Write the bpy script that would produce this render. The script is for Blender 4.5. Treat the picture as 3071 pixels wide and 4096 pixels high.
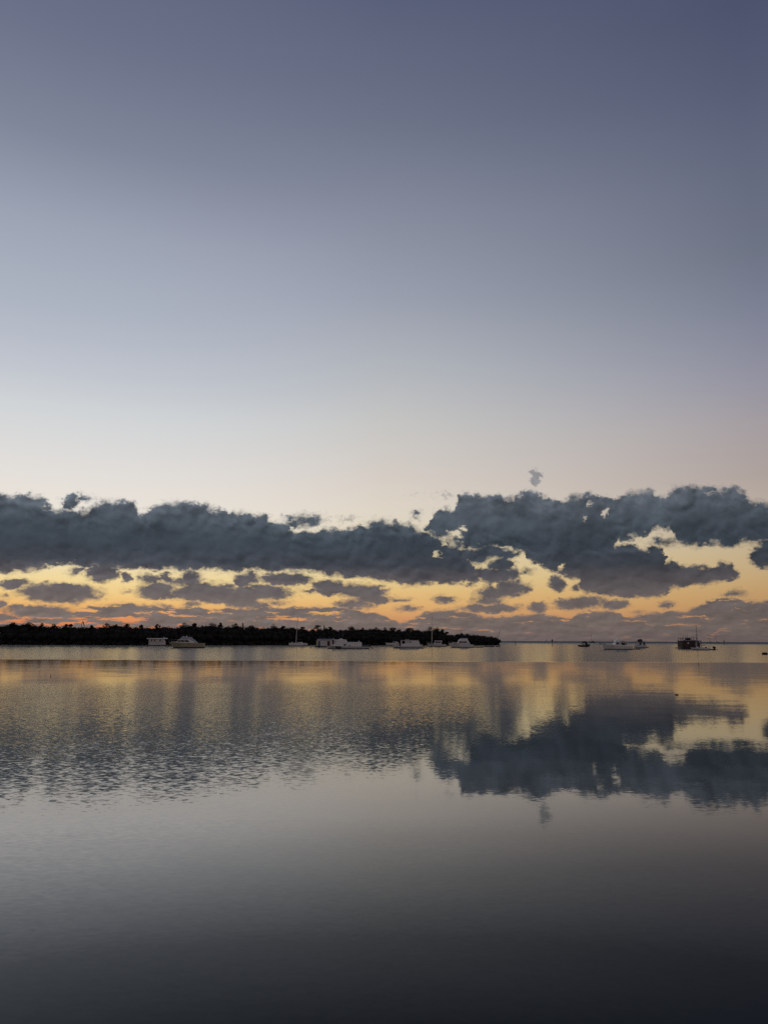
import bpy, bmesh, math, random
import numpy as np
from mathutils import Vector, Matrix

S = bpy.context.scene
for o in list(bpy.data.objects):
    bpy.data.objects.remove(o)
COL = S.collection
R = math.radians

# ------------------------------------------------------------------ camera
CAM_H = 2.5                       # eye height above the water, on the sea wall
PITCH, ROLL = R(9.37), R(0.275)
FPX = 3112.0                      # focal length in pixels of the 3071 x 4096 frame
cam = bpy.data.cameras.new('camera')
cam.sensor_fit = 'VERTICAL'
cam.sensor_height = 36.0
cam.sensor_width = 27.0
cam.lens = 36.0 * FPX / 4096.0
cam.clip_start, cam.clip_end = 0.1, 200000.0
cam_o = bpy.data.objects.new('camera', cam)
COL.objects.link(cam_o)
FW = Vector((0, math.cos(PITCH), math.sin(PITCH)))
UP0 = Vector((0, -math.sin(PITCH), math.cos(PITCH)))
RT = Vector((1, 0, 0)) * math.cos(ROLL) + UP0 * math.sin(ROLL)
UP = UP0 * math.cos(ROLL) - Vector((1, 0, 0)) * math.sin(ROLL)
m = Matrix((RT, UP, -FW)).transposed().to_4x4()
m.translation = Vector((0, 0, CAM_H))
cam_o.matrix_world = m
S.camera = cam_o
S.render.resolution_x, S.render.resolution_y = 767, 1024


def ray(px, py):
    return (FW * FPX + RT * (px - 1535.5) - UP * (py - 2048.0)).normalized()


def azel(px, py):
    d = ray(px, py)
    return math.degrees(math.atan2(d.x, d.y)), math.degrees(math.asin(d.z))


def ground(px, py):               # where a sight line meets the water
    d = ray(px, py)
    return Vector((0, 0, CAM_H)) + d * (-CAM_H / d.z)


# ------------------------------------------------------------------ render / exposure
S.view_settings.view_transform = 'Standard'
S.view_settings.look = 'None'
S.view_settings.exposure = 0.0
S.view_settings.gamma = 1.0
S.cycles.use_denoising = False
S.cycles.max_bounces = 5
S.cycles.sample_clamp_indirect = 4.0


def lin(c):
    out = []
    for v in c[:3]:
        v /= 255.0
        out.append(v / 12.92 if v <= 0.04045 else ((v + 0.055) / 1.055) ** 2.4)
    return tuple(out) + (1.0,)


class G:                          # small helper to wire shader nodes
    def __init__(self, tree):
        self.t, self.n, self.l = tree, tree.nodes, tree.links

    def put(self, sock, v):
        if isinstance(v, bpy.types.NodeSocket):
            self.l.new(v, sock)
        elif v is not None:
            sock.default_value = v

    def math(self, op, a, b=None, c=None, clamp=False):
        n = self.n.new('ShaderNodeMath')
        n.operation, n.use_clamp = op, clamp
        for i, v in enumerate((a, b, c)):
            self.put(n.inputs[i], v)
        return n.outputs[0]

    def vec(self, op, a, b=None, scale=None):
        n = self.n.new('ShaderNodeVectorMath')
        n.operation = op
        self.put(n.inputs[0], a)
        self.put(n.inputs[1], b)
        if scale is not None:
            self.put(n.inputs['Scale'], scale)
        return n.outputs['Value'] if op in ('LENGTH', 'DOT_PRODUCT') else n.outputs[0]

    def xyz(self, x, y, z):
        n = self.n.new('ShaderNodeCombineXYZ')
        for i, v in enumerate((x, y, z)):
            self.put(n.inputs[i], v)
        return n.outputs[0]

    def sep(self, v):
        n = self.n.new('ShaderNodeSeparateXYZ')
        self.l.new(v, n.inputs[0])
        return n.outputs

    def mapr(self, v, a, b, c=0.0, d=1.0, smooth=False):
        n = self.n.new('ShaderNodeMapRange')
        n.interpolation_type = 'SMOOTHSTEP' if smooth else 'LINEAR'
        n.clamp = True
        for i, x in enumerate((v, a, b, c, d)):
            self.put(n.inputs[i], x)
        return n.outputs[0]

    def mix(self, f, a, b):
        n = self.n.new('ShaderNodeMix')
        n.data_type = 'RGBA'
        self.put(n.inputs['Factor'], f)
        self.put(n.inputs[6], a)
        self.put(n.inputs[7], b)
        return n.outputs[2]

    def noise(self, v, scale, detail=2.0, rough=0.5, dim='3D', dist=0.0, color=False):
        n = self.n.new('ShaderNodeTexNoise')
        n.noise_dimensions = dim
        self.put(n.inputs['Vector'], v)
        n.inputs['Scale'].default_value = scale
        n.inputs['Detail'].default_value = detail
        n.inputs['Roughness'].default_value = rough
        n.inputs['Distortion'].default_value = dist
        return n.outputs[1 if color else 0]

    def ramp(self, f, stops, interp='LINEAR'):
        n = self.n.new('ShaderNodeValToRGB')
        r = n.color_ramp
        r.interpolation = interp
        while len(r.elements) > 1:
            r.elements.remove(r.elements[-1])
        for i, (p, c) in enumerate(stops):
            e = r.elements[0] if i == 0 else r.elements.new(p)
            e.position, e.color = p, c
        self.put(n.inputs[0], f)
        return n.outputs[0]

    def curve(self, f, pts):
        n = self.n.new('ShaderNodeFloatCurve')
        cm = n.mapping
        cv = cm.curves[0]
        pts = sorted(pts)
        while len(cv.points) > 2:
            cv.points.remove(cv.points[1])
        cv.points[0].location = pts[0]
        cv.points[1].location = pts[-1]
        for p in pts[1:-1]:
            cv.points.new(*p)
        for p in cv.points:
            p.handle_type = 'VECTOR'
        cm.update()
        self.put(n.inputs['Value'], f)
        return n.outputs[0]


# ------------------------------------------------------------------ world: dawn sky and cloud bank
W = bpy.data.worlds.new('World')
S.world = W
W.use_nodes = True
g = G(W.node_tree)
g.n.clear()
tc = g.n.new('ShaderNodeTexCoord').outputs['Generated']
dx, dy, dz = g.sep(tc)
az = g.math('MULTIPLY', g.math('ARCTAN2', dx, dy), 180 / math.pi)
el = g.math('MULTIPLY', g.math('ARCSINE', dz), 180 / math.pi)


def col_stops(px, table, tail):
    st = []
    for py, c in table:
        e = max(0.0, azel(px, py)[1])
        st.append((math.sqrt(e / 90.0), lin(c)))
    st += [(math.sqrt(e / 90.0), lin(c)) for e, c in tail]
    return sorted(st, key=lambda s: s[0])


TAIL = [(58, (62, 68, 100)), (90, (52, 58, 86))]
left = col_stops(60, [(2556, (170, 96, 72)), (2505, (206, 122, 82)), (2475, (222, 142, 90)), (2430, (232, 172, 102)),
                      (2370, (241, 203, 134)), (2310, (241, 215, 155)), (2200, (236, 222, 190)), (2050, (236, 228, 215)),
                      (1950, (231, 225, 217)), (1800, (222, 220, 218)), (1600, (207, 211, 214)), (1450, (192, 197, 206)),
                      (1200, (174, 181, 194)), (850, (156, 163, 179)), (500, (128, 135, 154)), (0, (105, 112, 135))], TAIL)
cent = col_stops(1535, [(2560, (112, 98, 92)), (2505, (190, 132, 92)), (2470, (208, 151, 102)), (2430, (221, 171, 110)),
                        (2370, (226, 188, 125)), (2310, (229, 203, 146)), (2200, (226, 210, 172)), (2050, (222, 212, 197)),
                        (1950, (216, 207, 197)), (1900, (212, 204, 196)), (1700, (198, 197, 195)), (1500, (180, 184, 189)),
                        (1200, (155, 160, 175)), (900, (137, 142, 159)), (500, (109, 116, 136)), (0, (89, 96, 121))], TAIL)
rght = col_stops(3010, [(2567, (96, 88, 87)), (2505, (150, 114, 92)), (2470, (170, 127, 94)), (2430, (182, 141, 98)),
                        (2370, (189, 152, 105)), (2310, (192, 162, 119)), (2200, (191, 171, 138)), (2050, (186, 172, 158)),
                        (1900, (172, 160, 155)), (1700, (163, 156, 160)), (1500, (145, 145, 160)), (1250, (125, 130, 148)),
                        (1000, (109, 116, 132)), (700, (101, 107, 127)), (350, (87, 93, 117)), (0, (77, 83, 108))], TAIL)
back = [(0.0, lin((128, 118, 112))), (0.25, lin((160, 145, 135))), (0.45, lin((142, 132, 130))), (0.7, lin((84, 86, 108))), (1.0, lin((52, 58, 86)))]
epos = g.math('SQRT', g.math('DIVIDE', g.math('MAXIMUM', el, 0.0), 90.0))
cL = g.ramp(epos, left)
cC = g.ramp(epos, cent)
cR = g.ramp(epos, rght)
cB = g.ramp(epos, back)
sky = g.mix(g.math('POWER', g.mapr(az, -27, 0), 2.4), cL, cC)
sky = g.mix(g.math('POWER', g.mapr(az, 0, 27), 1.2), sky, cR)
sky = g.mix(g.mapr(g.math('ABSOLUTE', g.math('ADD', az, 6.0)), 38, 115, smooth=True), sky, cB)

# --- clouds, laid out by azimuth and elevation (they are kilometres away)
P0 = g.xyz(az, el, 0.0)
low = g.mapr(el, 0.5, 7.0, 0.34, 1.0)
str_ = g.xyz(az, g.math('MULTIPLY', g.math('POWER', g.math('MAXIMUM', el, 0.0), 0.75), 2.9), 3.7)
w1 = g.vec('SUBTRACT', g.noise(str_, 0.45, 1.0, 0.5, color=True), (0.5, 0.5, 0.5))
w2 = g.vec('SUBTRACT', g.noise(str_, 1.5, 6.0, 0.55, color=True), (0.5, 0.5, 0.5))
wv = g.vec('ADD', g.vec('SCALE', w1, scale=0.55), g.vec('SCALE', w2, scale=1.15))
wv = g.vec('MULTIPLY', wv, (1.25, 0.85, 0.0))
P = g.vec('ADD', P0, g.vec('SCALE', wv, scale=low))
paz, pel, _ = g.sep(P)
U = g.mapr(paz, -32.0, 32.0)
EMAX = 16.0


def band(tops, bots):
    def conv(pts, end):
        q = []
        for px, py in pts:
            a, e = azel(px, py)
            q.append(((a + 32) / 64, min(1, max(0, e / EMAX))))
        q.sort()
        if q[0][0] > 0.004:
            q = [(0.0, end), (q[0][0] - 0.003, end)] + q
        if q[-1][0] < 0.996:
            q = q + [(q[-1][0] + 0.003, end), (1.0, end)]
        r = [q[0]]
        for p in q[1:]:
            if p[0] > r[-1][0] + 1e-4:
                r.append(p)
        return r
    t = g.math('MULTIPLY', g.curve(U, conv(tops, 0.0)), EMAX)
    s = g.math('SUBTRACT', t, pel)
    if bots:
        b = g.math('MULTIPLY', g.curve(U, conv(bots, 1.0)), EMAX)
        s = g.math('MINIMUM', s, g.math('SUBTRACT', pel, b))
    return s


def blob(cx, cy, rx, ry, k=1.0, src=None):
    a, e = azel(cx, cy)
    q = 180 / math.pi / FPX
    a2, e2 = azel(cx + rx, cy)
    rxd, ryd = max(0.05, abs(a2 - a)), max(0.05, ry * q)
    n = g.n.new('ShaderNodeVectorMath')
    n.operation = 'MULTIPLY_ADD'
    g.l.new(src or P, n.inputs[0])
    n.inputs[1].default_value = (1 / rxd, 1 / ryd, 0)
    n.inputs[2].default_value = (-a / rxd, -e / ryd, 0)
    return g.math('MULTIPLY_ADD', g.vec('LENGTH', n.outputs[0]), -ryd * k, ryd * k)


TOP_L = [(-40, 1972), (0, 1974), (54, 1978), (145, 1978), (193, 1992), (215, 2022), (247, 2031), (330, 2040), (356, 2034), (390, 2010), (422, 2004),
         (531, 2001), (561, 2028), (568, 2050), (603, 2031), (640, 2014), (681, 2006), (760, 2006), (832, 2012), (868, 2034), (905, 2056),
         (959, 2044), (1000, 2056), (1051, 2065), (1081, 2080), (1129, 2082), (1160, 2116), (1262, 2124), (1298, 2107), (1346, 2106), (1382, 2116),
         (1431, 2107), (1467, 2097), (1503, 2078), (1539, 2076), (1581, 2084), (1636, 2093), (1678, 2109), (1714, 2121), (1760, 2150), (1830, 2190), (1900, 2250), (1915, 2300)]
BOT_L = [(-40, 2292), (0, 2292), (150, 2288), (193, 2268), (301, 2265), (362, 2276), (603, 2281), (784, 2284), (941, 2290), (1009, 2284), (1081, 2291),
         (1256, 2291), (1304, 2310), (1455, 2314), (1563, 2328), (1624, 2345), (1690, 2341), (1768, 2332), (1805, 2342), (1889, 2345), (1915, 2310)]
TOP_R = [(1700, 2130), (1735, 2050), (1761, 2027), (1790, 2030), (1812, 2052), (1822, 2005), (1836, 1978), (1877, 1971), (1911, 1976), (1922, 1986), (1949, 1976), (2007, 1968),
         (2021, 1980), (2065, 1975), (2104, 1962), (2157, 1972), (2181, 1985), (2205, 2000), (2248, 2003), (2282, 1983), (2335, 1972), (2374, 1981), (2440, 1990),
         (2480, 1982), (2509, 1962), (2560, 1959), (2602, 1951), (2632, 1982), (2663, 1976), (2691, 1943), (2737, 1940), (2812, 1945), (2849, 1943), (2867, 1957),
         (2905, 1949), (2951, 1943), (2998, 1980), (3025, 1996), (3071, 2008), (3110, 2010)]
BOT_R = [(1700, 2140), (1760, 2160), (1850, 2180), (1940, 2190), (2026, 2186), (2084, 2212), (2132, 2231), (2240, 2236), (2330, 2236), (2440, 2230), (2464, 2162), (2570, 2154),
         (2592, 2141), (2618, 2118), (2688, 2126), (2698, 2172), (2756, 2192), (2812, 2182), (2881, 2187), (2923, 2198), (2970, 2180), (3011, 2172), (3071, 2178), (3110, 2180)]
TOP_C = [(2100, 2200), (2240, 2180), (2440, 2180), (2475, 2172), (2519, 2168), (2550, 2190), (2579, 2192), (2616, 2180), (2653, 2200), (2668, 2225), (2662, 2250), (2705, 2258), (2765, 2262),
         (2839, 2272), (2860, 2254), (2918, 2246), (2935, 2270), (2962, 2292), (2970, 2310)]
BOT_C = [(2100, 2232), (2150, 2262), (2190, 2280), (2236, 2298), (2260, 2314), (2325, 2320), (2328, 2352), (2364, 2378), (2430, 2382), (2486, 2394), (2560, 2392), (2626, 2392), (2675, 2378),
         (2691, 2350), (2709, 2360), (2765, 2343), (2812, 2346), (2849, 2330), (2918, 2322), (2962, 2312), (2970, 2310)]
TOP_D = [(-40, 2452), (20, 2448), (60, 2436), (157, 2418), (250, 2424), (285, 2446), (302, 2440), (362, 2420), (434, 2415), (501, 2408), (567, 2417), (663, 2414), (724, 2426), (784, 2420), (844, 2442), (905, 2429),
         (1009, 2436), (1105, 2429), (1201, 2426), (1322, 2426), (1418, 2432), (1443, 2446), (1503, 2447), (1533, 2459), (1563, 2477), (1600, 2490), (1650, 2474), (1679, 2463),
         (1698, 2448), (1746, 2439), (1819, 2434), (1867, 2443), (1910, 2453), (1940, 2465), (1997, 2465), (2084, 2458), (2152, 2453), (2205, 2458), (2258, 2472), (2290, 2468),
         (2306, 2450), (2360, 2440), (2440, 2440), (2480, 2456), (2495, 2470), (2532, 2468), (2560, 2456), (2625, 2450), (2681, 2444), (2742, 2442), (2788, 2426), (2839, 2400), (2904, 2394), (2974, 2402),
         (3025, 2408), (3071, 2403), (3110, 2402)]
sd = g.math('MAXIMUM', band(TOP_L, BOT_L), band(TOP_R, BOT_R))
sd = g.math('MAXIMUM', sd, band(TOP_C, BOT_C))
BLOBS = [
    (283, 2012, 34, 34), (330, 1994, 48, 14), (1214, 2084, 80, 28), (1394, 2076, 26, 11),
    (1665, 2060, 22, 22),
    (1930, 2212, 150, 30), (1710, 2240, 110, 90), (1819, 2268, 70, 28), (1885, 2310, 46, 34),
    (2005, 2262, 58, 42), (1996, 2302, 92, 40), (2030, 2350, 92, 40), (1980, 2372, 90, 26), (1950, 2402, 82, 22), (1965, 2432, 140, 22), (1775, 2397, 46, 20),
    (2106, 2284, 26, 14), (2147, 2430, 46, 26), (2226, 2336, 36, 34), (2300, 2352, 20, 18), (2350, 2346, 40, 30),
    (2300, 2416, 110, 26), (2360, 2406, 80, 26), (2453, 2417, 66, 22), (2663, 2418, 34, 15), (2937, 2376, 50, 16), (2551, 2450, 24, 10),
    (2658, 2172, 60, 20), (1905, 2236, 62, 26), (1775, 2196, 90, 28), (1935, 2292, 40, 28), (1765, 2120, 60, 40), (1895, 2182, 120, 26), (1800, 2172, 50, 20), (3040, 2225, 48, 44), (3071, 2210, 50, 60),
    (60, 2336, 85, 22), (241, 2370, 180, 42), (300, 2405, 34, 16), (18, 2382, 26, 13), (6, 2418, 24, 20),
    (301, 2284, 36, 20), (412, 2296, 70, 38), (506, 2310, 22, 20), (603, 2318, 55, 24), (660, 2306, 34, 24), (770, 2312, 55, 34),
    (633, 2364, 95, 34), (832, 2370, 165, 44), (724, 2328, 70, 20), (977, 2318, 44, 34), (965, 2394, 85, 40), (513, 2367, 26, 10), (772, 2418, 42, 14),
    (1002, 2314, 46, 32), (1141, 2317, 120, 32), (1039, 2370, 155, 34), (1105, 2411, 55, 12), (990, 2417, 92, 22),
    (1316, 2347, 78, 36), (1431, 2364, 100, 34), (1509, 2370, 56, 34), (1491, 2394, 90, 26), (1600, 2400, 40, 10), (1425, 2418, 95, 22), (1226, 2367, 32, 9),
    (1630, 2436, 52, 13), (157, 2444, 155, 26),
]
for b in BLOBS:
    sd = g.math('MAXIMUM', sd, blob(*b))
HOLES = [(1826, 2140, 27, 16), (1850, 2115, 15, 15), (1745, 2222, 14, 8), (1775, 2176, 14, 6), (2412, 2048, 17, 13), (2350, 2012, 6, 8), (2335, 2078, 9, 12), (2842, 1974, 9, 6),
         (250, 2274, 50, 12), (320, 2026, 22, 10), (2240, 2262, 14, 12), (690, 2304, 12, 10), (1285, 2304, 24, 12), (640, 2290, 24, 8), (1850, 2330, 30, 8), (1985, 2342, 12, 6), (1545, 2350, 16, 10)]
hol = None
for b in HOLES:
    q_ = blob(*b)
    hol = q_ if hol is None else g.math('MAXIMUM', hol, q_)
# lowest layer: long shelves with thin slits of glow between them
dsd = band(TOP_D, None)
slit = g.noise(g.xyz(g.math('MULTIPLY', paz, 0.42), g.math('MULTIPLY', pel, 3.4), 8.3), 1.0, 3.0, 0.55)
dsd = g.math('MINIMUM', dsd, g.math('MULTIPLY_ADD', g.math('SUBTRACT', slit, g.curve(U, [(0, 0.43), (0.15, 0.425), (0.3, 0.385), (0.6, 0.345), (1, 0.33)])), 2.2, 0.0))
sd = g.math('MAXIMUM', sd, dsd)
fine = g.noise(str_, 3.2, 6.0, 0.6)
wide = g.noise(str_, 0.9, 4.0, 0.55)
rag = g.math('MULTIPLY', g.math('SUBTRACT', fine, 0.5), g.math('MULTIPLY', low, 0.52))
sdr = g.math('ADD', g.math('ADD', sd, g.mapr(el, 3.5, 6.5, 0.035, 0.08)), rag)
alpha = g.mapr(sdr, g.math('MULTIPLY', low, -0.08), g.math('MULTIPLY', low, g.mapr(wide, 0.35, 0.7, 0.18, 0.72)), smooth=True)
silk = g.noise(g.vec('MULTIPLY', P, (1.1, 2.6, 1.0)), 1.6, 5.0, 0.6)
halo = g.mapr(g.math('MULTIPLY_ADD', g.math('SUBTRACT', silk, 0.5), g.math('MULTIPLY', low, 1.7), sd), g.math('MULTIPLY', low, -0.25), g.math('MULTIPLY', low, 0.6), 0.0, 0.62, smooth=True)
alpha = g.math('MAXIMUM', alpha, halo)
thin = g.mapr(g.math('ADD', hol, g.math('MULTIPLY', g.math('SUBTRACT', silk, 0.5), 0.9)), -0.12, 0.22, 1.0, 0.08, smooth=True)
alpha = g.math('MULTIPLY', alpha, thin)
# faint high wisps
wis = g.math('MAXIMUM', blob(1654, 1980, 60, 12), g.math('MAXIMUM', blob(1775, 1976, 48, 18), blob(2146, 1906, 30, 46, 1.6)))
wa = g.mapr(g.math('ADD', wis, g.math('MULTIPLY', g.math('SUBTRACT', fine, 0.52), 1.6)), 0.0, 0.75, 0.0, 0.68, smooth=True)
alpha = g.math('MAXIMUM', alpha, wa)
# cloud tone: blue grey bank with paler billows near its crown, warm grey shelves low down
cst = [(0, (103, 91, 90)), (1.2, (112, 100, 95)), (2.4, (107, 97, 94)), (3.4, (98, 91, 91)), (4.6, (82, 79, 83)), (5.4, (64, 68, 76)), (7.0, (62, 70, 79)), (8.5, (76, 84, 93)), (10, (88, 95, 104)), (13, (104, 110, 118))]
ccol = g.ramp(g.math('DIVIDE', pel, 13.0), [(e / 13.0, lin(c)) for e, c in cst])
sh0 = g.vec('ADD', str_, g.vec('SCALE', w2, scale=0.5))


def billow(v):
    p1 = g.math('ABSOLUTE', g.math('SUBTRACT', g.noise(v, 0.62, 1.0, 0.4), 0.5))
    p2 = g.math('ABSOLUTE', g.math('SUBTRACT', g.noise(v, 1.5, 1.0, 0.5), 0.5))
    return g.math('MULTIPLY_ADD', p2, 0.38, p1)


b1 = billow(sh0)
b2 = billow(g.vec('ADD', sh0, (-0.20, 0.42, 0.0)))
crown = g.mapr(sdr, 0.3, 2.0, 1.0, 0.35)
relief = g.math('MULTIPLY', g.math('SUBTRACT', b1, b2), g.math('MULTIPLY', crown, g.mapr(el, 3.0, 8.0, 0.9, 2.4)))
tone = g.math('ADD', g.mapr(sdr, 0.3, 2.2, 1.06, 1.02), relief)
tone = g.math('ADD', tone, g.math('MULTIPLY', g.math('SUBTRACT', g.noise(str_, 0.42, 3.0, 0.5), 0.5), g.mapr(el, 4.0, 8.5, 0.35, 1.3)))
tone = g.math('ADD', tone, g.math('MULTIPLY', g.math('SUBTRACT', g.noise(P0, 0.35, 3.0, 0.5), 0.5), 0.3))
tone = g.math('ADD', tone, g.mapr(sdr, 0.1, 1.0, 0.2, 0.0))
tone = g.math('MULTIPLY', tone, g.mapr(az, -10, 27, 1.0, 0.78))
tone = g.math('MAXIMUM', tone, 0.45)
ccol = g.vec('SCALE', ccol, scale=tone)
final = g.mix(alpha, sky, ccol)
bg = g.n.new('ShaderNodeBackground')
g.l.new(final, bg.inputs['Color'])
bg.inputs['Strength'].default_value = 1.0
wo = g.n.new('ShaderNodeOutputWorld')
g.l.new(bg.outputs[0], wo.inputs['Surface'])
W.cycles.sampling_method = 'MANUAL'
W.cycles.sample_map_resolution = 512
# the sun is still below the horizon behind the trees: the sky is the only light


# ------------------------------------------------------------------ materials
def mat(name, rgb, rough=0.5, var=0.12, scale=3.0, spec=0.4, metal=0.0):
    mt = bpy.data.materials.new(name)
    mt.use_nodes = True
    h = G(mt.node_tree)
    b = h.n['Principled BSDF']
    pos = h.n.new('ShaderNodeTexCoord').outputs['Object']
    nz = h.noise(pos, scale, 4.0, 0.6)
    a = tuple(min(1, v * (1 - var)) for v in rgb) + (1,)
    c = tuple(min(1, v * (1 + var)) for v in rgb) + (1,)
    h.l.new(h.mix(h.mapr(nz, 0.3, 0.7), a, c), b.inputs['Base Color'])
    h.l.new(h.mapr(nz, 0.3, 0.7, max(0.05, rough - 0.08), min(1, rough + 0.08)), b.inputs['Roughness'])
    b.inputs['Specular IOR Level'].default_value = spec
    b.inputs['Metallic'].default_value = metal
    return mt


M = {
    'white': mat('white_gelcoat', (0.72, 0.70, 0.67), 0.4),
    'dull_white': mat('dull_white_paint', (0.58, 0.55, 0.53), 0.6),
    'roof': mat('pale_roof', (0.80, 0.80, 0.80), 0.5),
    'yellow': mat('yellowed_hull', (0.38, 0.335, 0.225), 0.45),
    'panel': mat('yellow_panel', (0.68, 0.62, 0.22), 0.6),
    'blue': mat('blue_paint', (0.03, 0.09, 0.26), 0.5),
    'canvas': mat('grey_canvas', (0.34, 0.36, 0.40), 0.85),
    'navy': mat('dark_canvas', (0.03, 0.035, 0.04), 0.85),
    'glass': mat('dark_glass', (0.015, 0.017, 0.02), 0.12, spec=0.5),
    'bottom': mat('bottom_paint', (0.025, 0.018, 0.022), 0.7),
    'black': mat('black_plastic', (0.015, 0.015, 0.017), 0.45),
    'brown': mat('weathered_brown_wood', (0.050, 0.033, 0.029), 0.75),
    'redwood': mat('red_brown_wood', (0.10, 0.045, 0.035), 0.7),
    'metal': mat('aluminium', (0.45, 0.45, 0.46), 0.35, metal=0.6),
    'darkmetal': mat('dull_dark_metal', (0.09, 0.09, 0.09), 0.5),
    'teal': mat('teal_cover', (0.03, 0.11, 0.12), 0.8),
    'buoy': mat('grubby_white_float', (0.40, 0.38, 0.36), 0.5),
    'green': mat('green_daymark', (0.03, 0.13, 0.06), 0.6),
    'red': mat('red_daymark', (0.30, 0.04, 0.04), 0.6),
    'pile': mat('tarred_pile', (0.05, 0.04, 0.035), 0.85),
    'bark': mat('grey_bark', (0.10, 0.085, 0.07), 0.9),
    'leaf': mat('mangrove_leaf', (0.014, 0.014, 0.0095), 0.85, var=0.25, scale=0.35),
    'soil': mat('mangrove_mud', (0.06, 0.05, 0.04), 0.9),
}

# water -------------------------------------------------------------
wm = bpy.data.materials.new('bay_water')
wm.use_nodes = True
h = G(wm.node_tree)
h.n.clear()
pos = h.n.new('ShaderNodeNewGeometry').outputs['Position']
px_, py_, _ = h.sep(pos)
dist = h.vec('LENGTH', h.vec('MULTIPLY', pos, (1, 1, 0)))
wob = h.math('SUBTRACT', h.noise(h.vec('MULTIPLY', pos, (0.03, 0.012, 0)), 1.0, 3.0, 0.6), 0.5)
dwob = h.math('MULTIPLY', py_, h.math('MULTIPLY_ADD', wob, 0.22, 1.0))
# breeze zones: calm band 48-98 m out, ruffled beyond it, rippled patch nearer on the left
far = h.mapr(h.math('MULTIPLY', py_, h.math('MULTIPLY_ADD', wob, 0.11, 1.0)), 94.0, 101.0)
outer = h.mapr(dwob, 450.0, 1500.0, smooth=True)
edge = h.math('SUBTRACT', h.math('MULTIPLY_ADD', py_, 0.41, -6.6), px_)
edge = h.math('ADD', edge, h.math('MULTIPLY', wob, h.math('MULTIPLY', py_, 0.5)))
patch = h.mapr(h.math('DIVIDE', edge, h.math('MULTIPLY_ADD', py_, 0.25, 0.5)), -0.6, 0.7, smooth=True)
patch = h.math('MULTIPLY', patch, h.mapr(dwob, 52.0, 36.0, smooth=True))
near = h.mapr(py_, 8.0, 19.0, 0.22, 1.0, smooth=True)
patch = h.math('MULTIPLY', patch, near)
mott = h.mapr(h.noise(h.vec('MULTIPLY', pos, (0.9, 0.4, 0)), 1.0, 3.0, 0.6), 0.3, 0.65, 0.7, 1.15)
rp = h.n.new('ShaderNodeMapping')
rp.inputs['Rotation'].default_value = (0, 0, R(-32))
rp.inputs['Scale'].default_value = (7.5, 16.0, 1)
h.l.new(pos, rp.inputs['Vector'])
s1 = h.vec('SUBTRACT', h.noise(rp.outputs[0], 1.0, 1.5, 0.5, color=True), (0.5, 0.5, 0.5))
s2 = h.vec('SUBTRACT', h.noise(h.vec('MULTIPLY', pos, (0.35, 0.8, 0)), 1.0, 3.0, 0.5, color=True), (0.5, 0.5, 0.5))
s3 = h.vec('SUBTRACT', h.noise(h.vec('MULTIPLY', pos, (13.0, 21.0, 0)), 1.0, 2.0, 0.5, color=True), (0.5, 0.5, 0.5))
amp1 = h.math('MULTIPLY_ADD', h.math('MULTIPLY', patch, mott), 0.118, 0.010)
amp1 = h.math('ADD', amp1, h.math('MULTIPLY', far, 0.03))
slope = h.vec('ADD', h.vec('SCALE', s1, scale=amp1), h.vec('SCALE', s2, scale=h.math('SUBTRACT', h.math('MULTIPLY_ADD', far, 0.02, 0.011), h.math('MULTIPLY', patch, 0.007))))
slope = h.vec('ADD', slope, h.vec('SCALE', s3, scale=h.math('MULTIPLY_ADD', patch, 0.06, 0.010)))
# wavelets run in towards the sea wall beyond the calm band, so their lee faces lean to the shore
lean_ = h.xyz(0.0, h.math('ADD', h.math('MULTIPLY', far, -0.0205), h.math('MULTIPLY', outer, -0.05)), 1.0)
nrm = h.vec('NORMALIZE', h.vec('ADD', h.vec('MULTIPLY', slope, (0.7, 1, 0)), lean_))
rough = h.math('MULTIPLY_ADD', patch, 0.05, h.mapr(py_, 15, 60, 0.03, 0.06))
rough = h.math('ADD', rough, h.math('MULTIPLY', far, 0.06))
rough = h.math('ADD', rough, h.math('MULTIPLY', outer, 0.25))
lw = h.n.new('ShaderNodeLayerWeight')
lw.inputs['Blend'].default_value = 0.5
h.l.new(nrm, lw.inputs['Normal'])
cosv = h.math('SUBTRACT', 1.0, lw.outputs['Facing'])
refl = h.curve(cosv, [(0.0, 0.90), (0.044, 0.80), (0.087, 0.72), (0.127, 0.57), (0.208, 0.50), (0.27, 0.29), (0.33, 0.125), (0.41, 0.047), (0.6, 0.025), (1.0, 0.02)])
gl = h.n.new('ShaderNodeBsdfGlossy')
gl.distribution = 'GGX'
h.l.new(rough, gl.inputs['Roughness'])
h.l.new(nrm, gl.inputs['Normal'])
df = h.n.new('ShaderNodeBsdfDiffuse')
h.l.new(h.mix(outer, (0.006, 0.014, 0.019, 1), (0.02, 0.075, 0.085, 1)), df.inputs['Color'])
mx = h.n.new('ShaderNodeMixShader')
# light falloff painted in: water reflects less close in on the right
falloff = h.math('MULTIPLY', h.mapr(px_, -3.0, 4.3, smooth=True), h.mapr(dwob, 15.0, 8.5, smooth=True))
refl = h.math('MULTIPLY', refl, h.math('MULTIPLY_ADD', falloff, -0.55, 1.0))
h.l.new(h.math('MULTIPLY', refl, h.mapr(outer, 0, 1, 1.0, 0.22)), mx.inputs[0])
h.l.new(df.outputs[0], mx.inputs[1])
h.l.new(gl.outputs[0], mx.inputs[2])
wo = h.n.new('ShaderNodeOutputMaterial')
h.l.new(mx.outputs[0], wo.inputs['Surface'])


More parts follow.
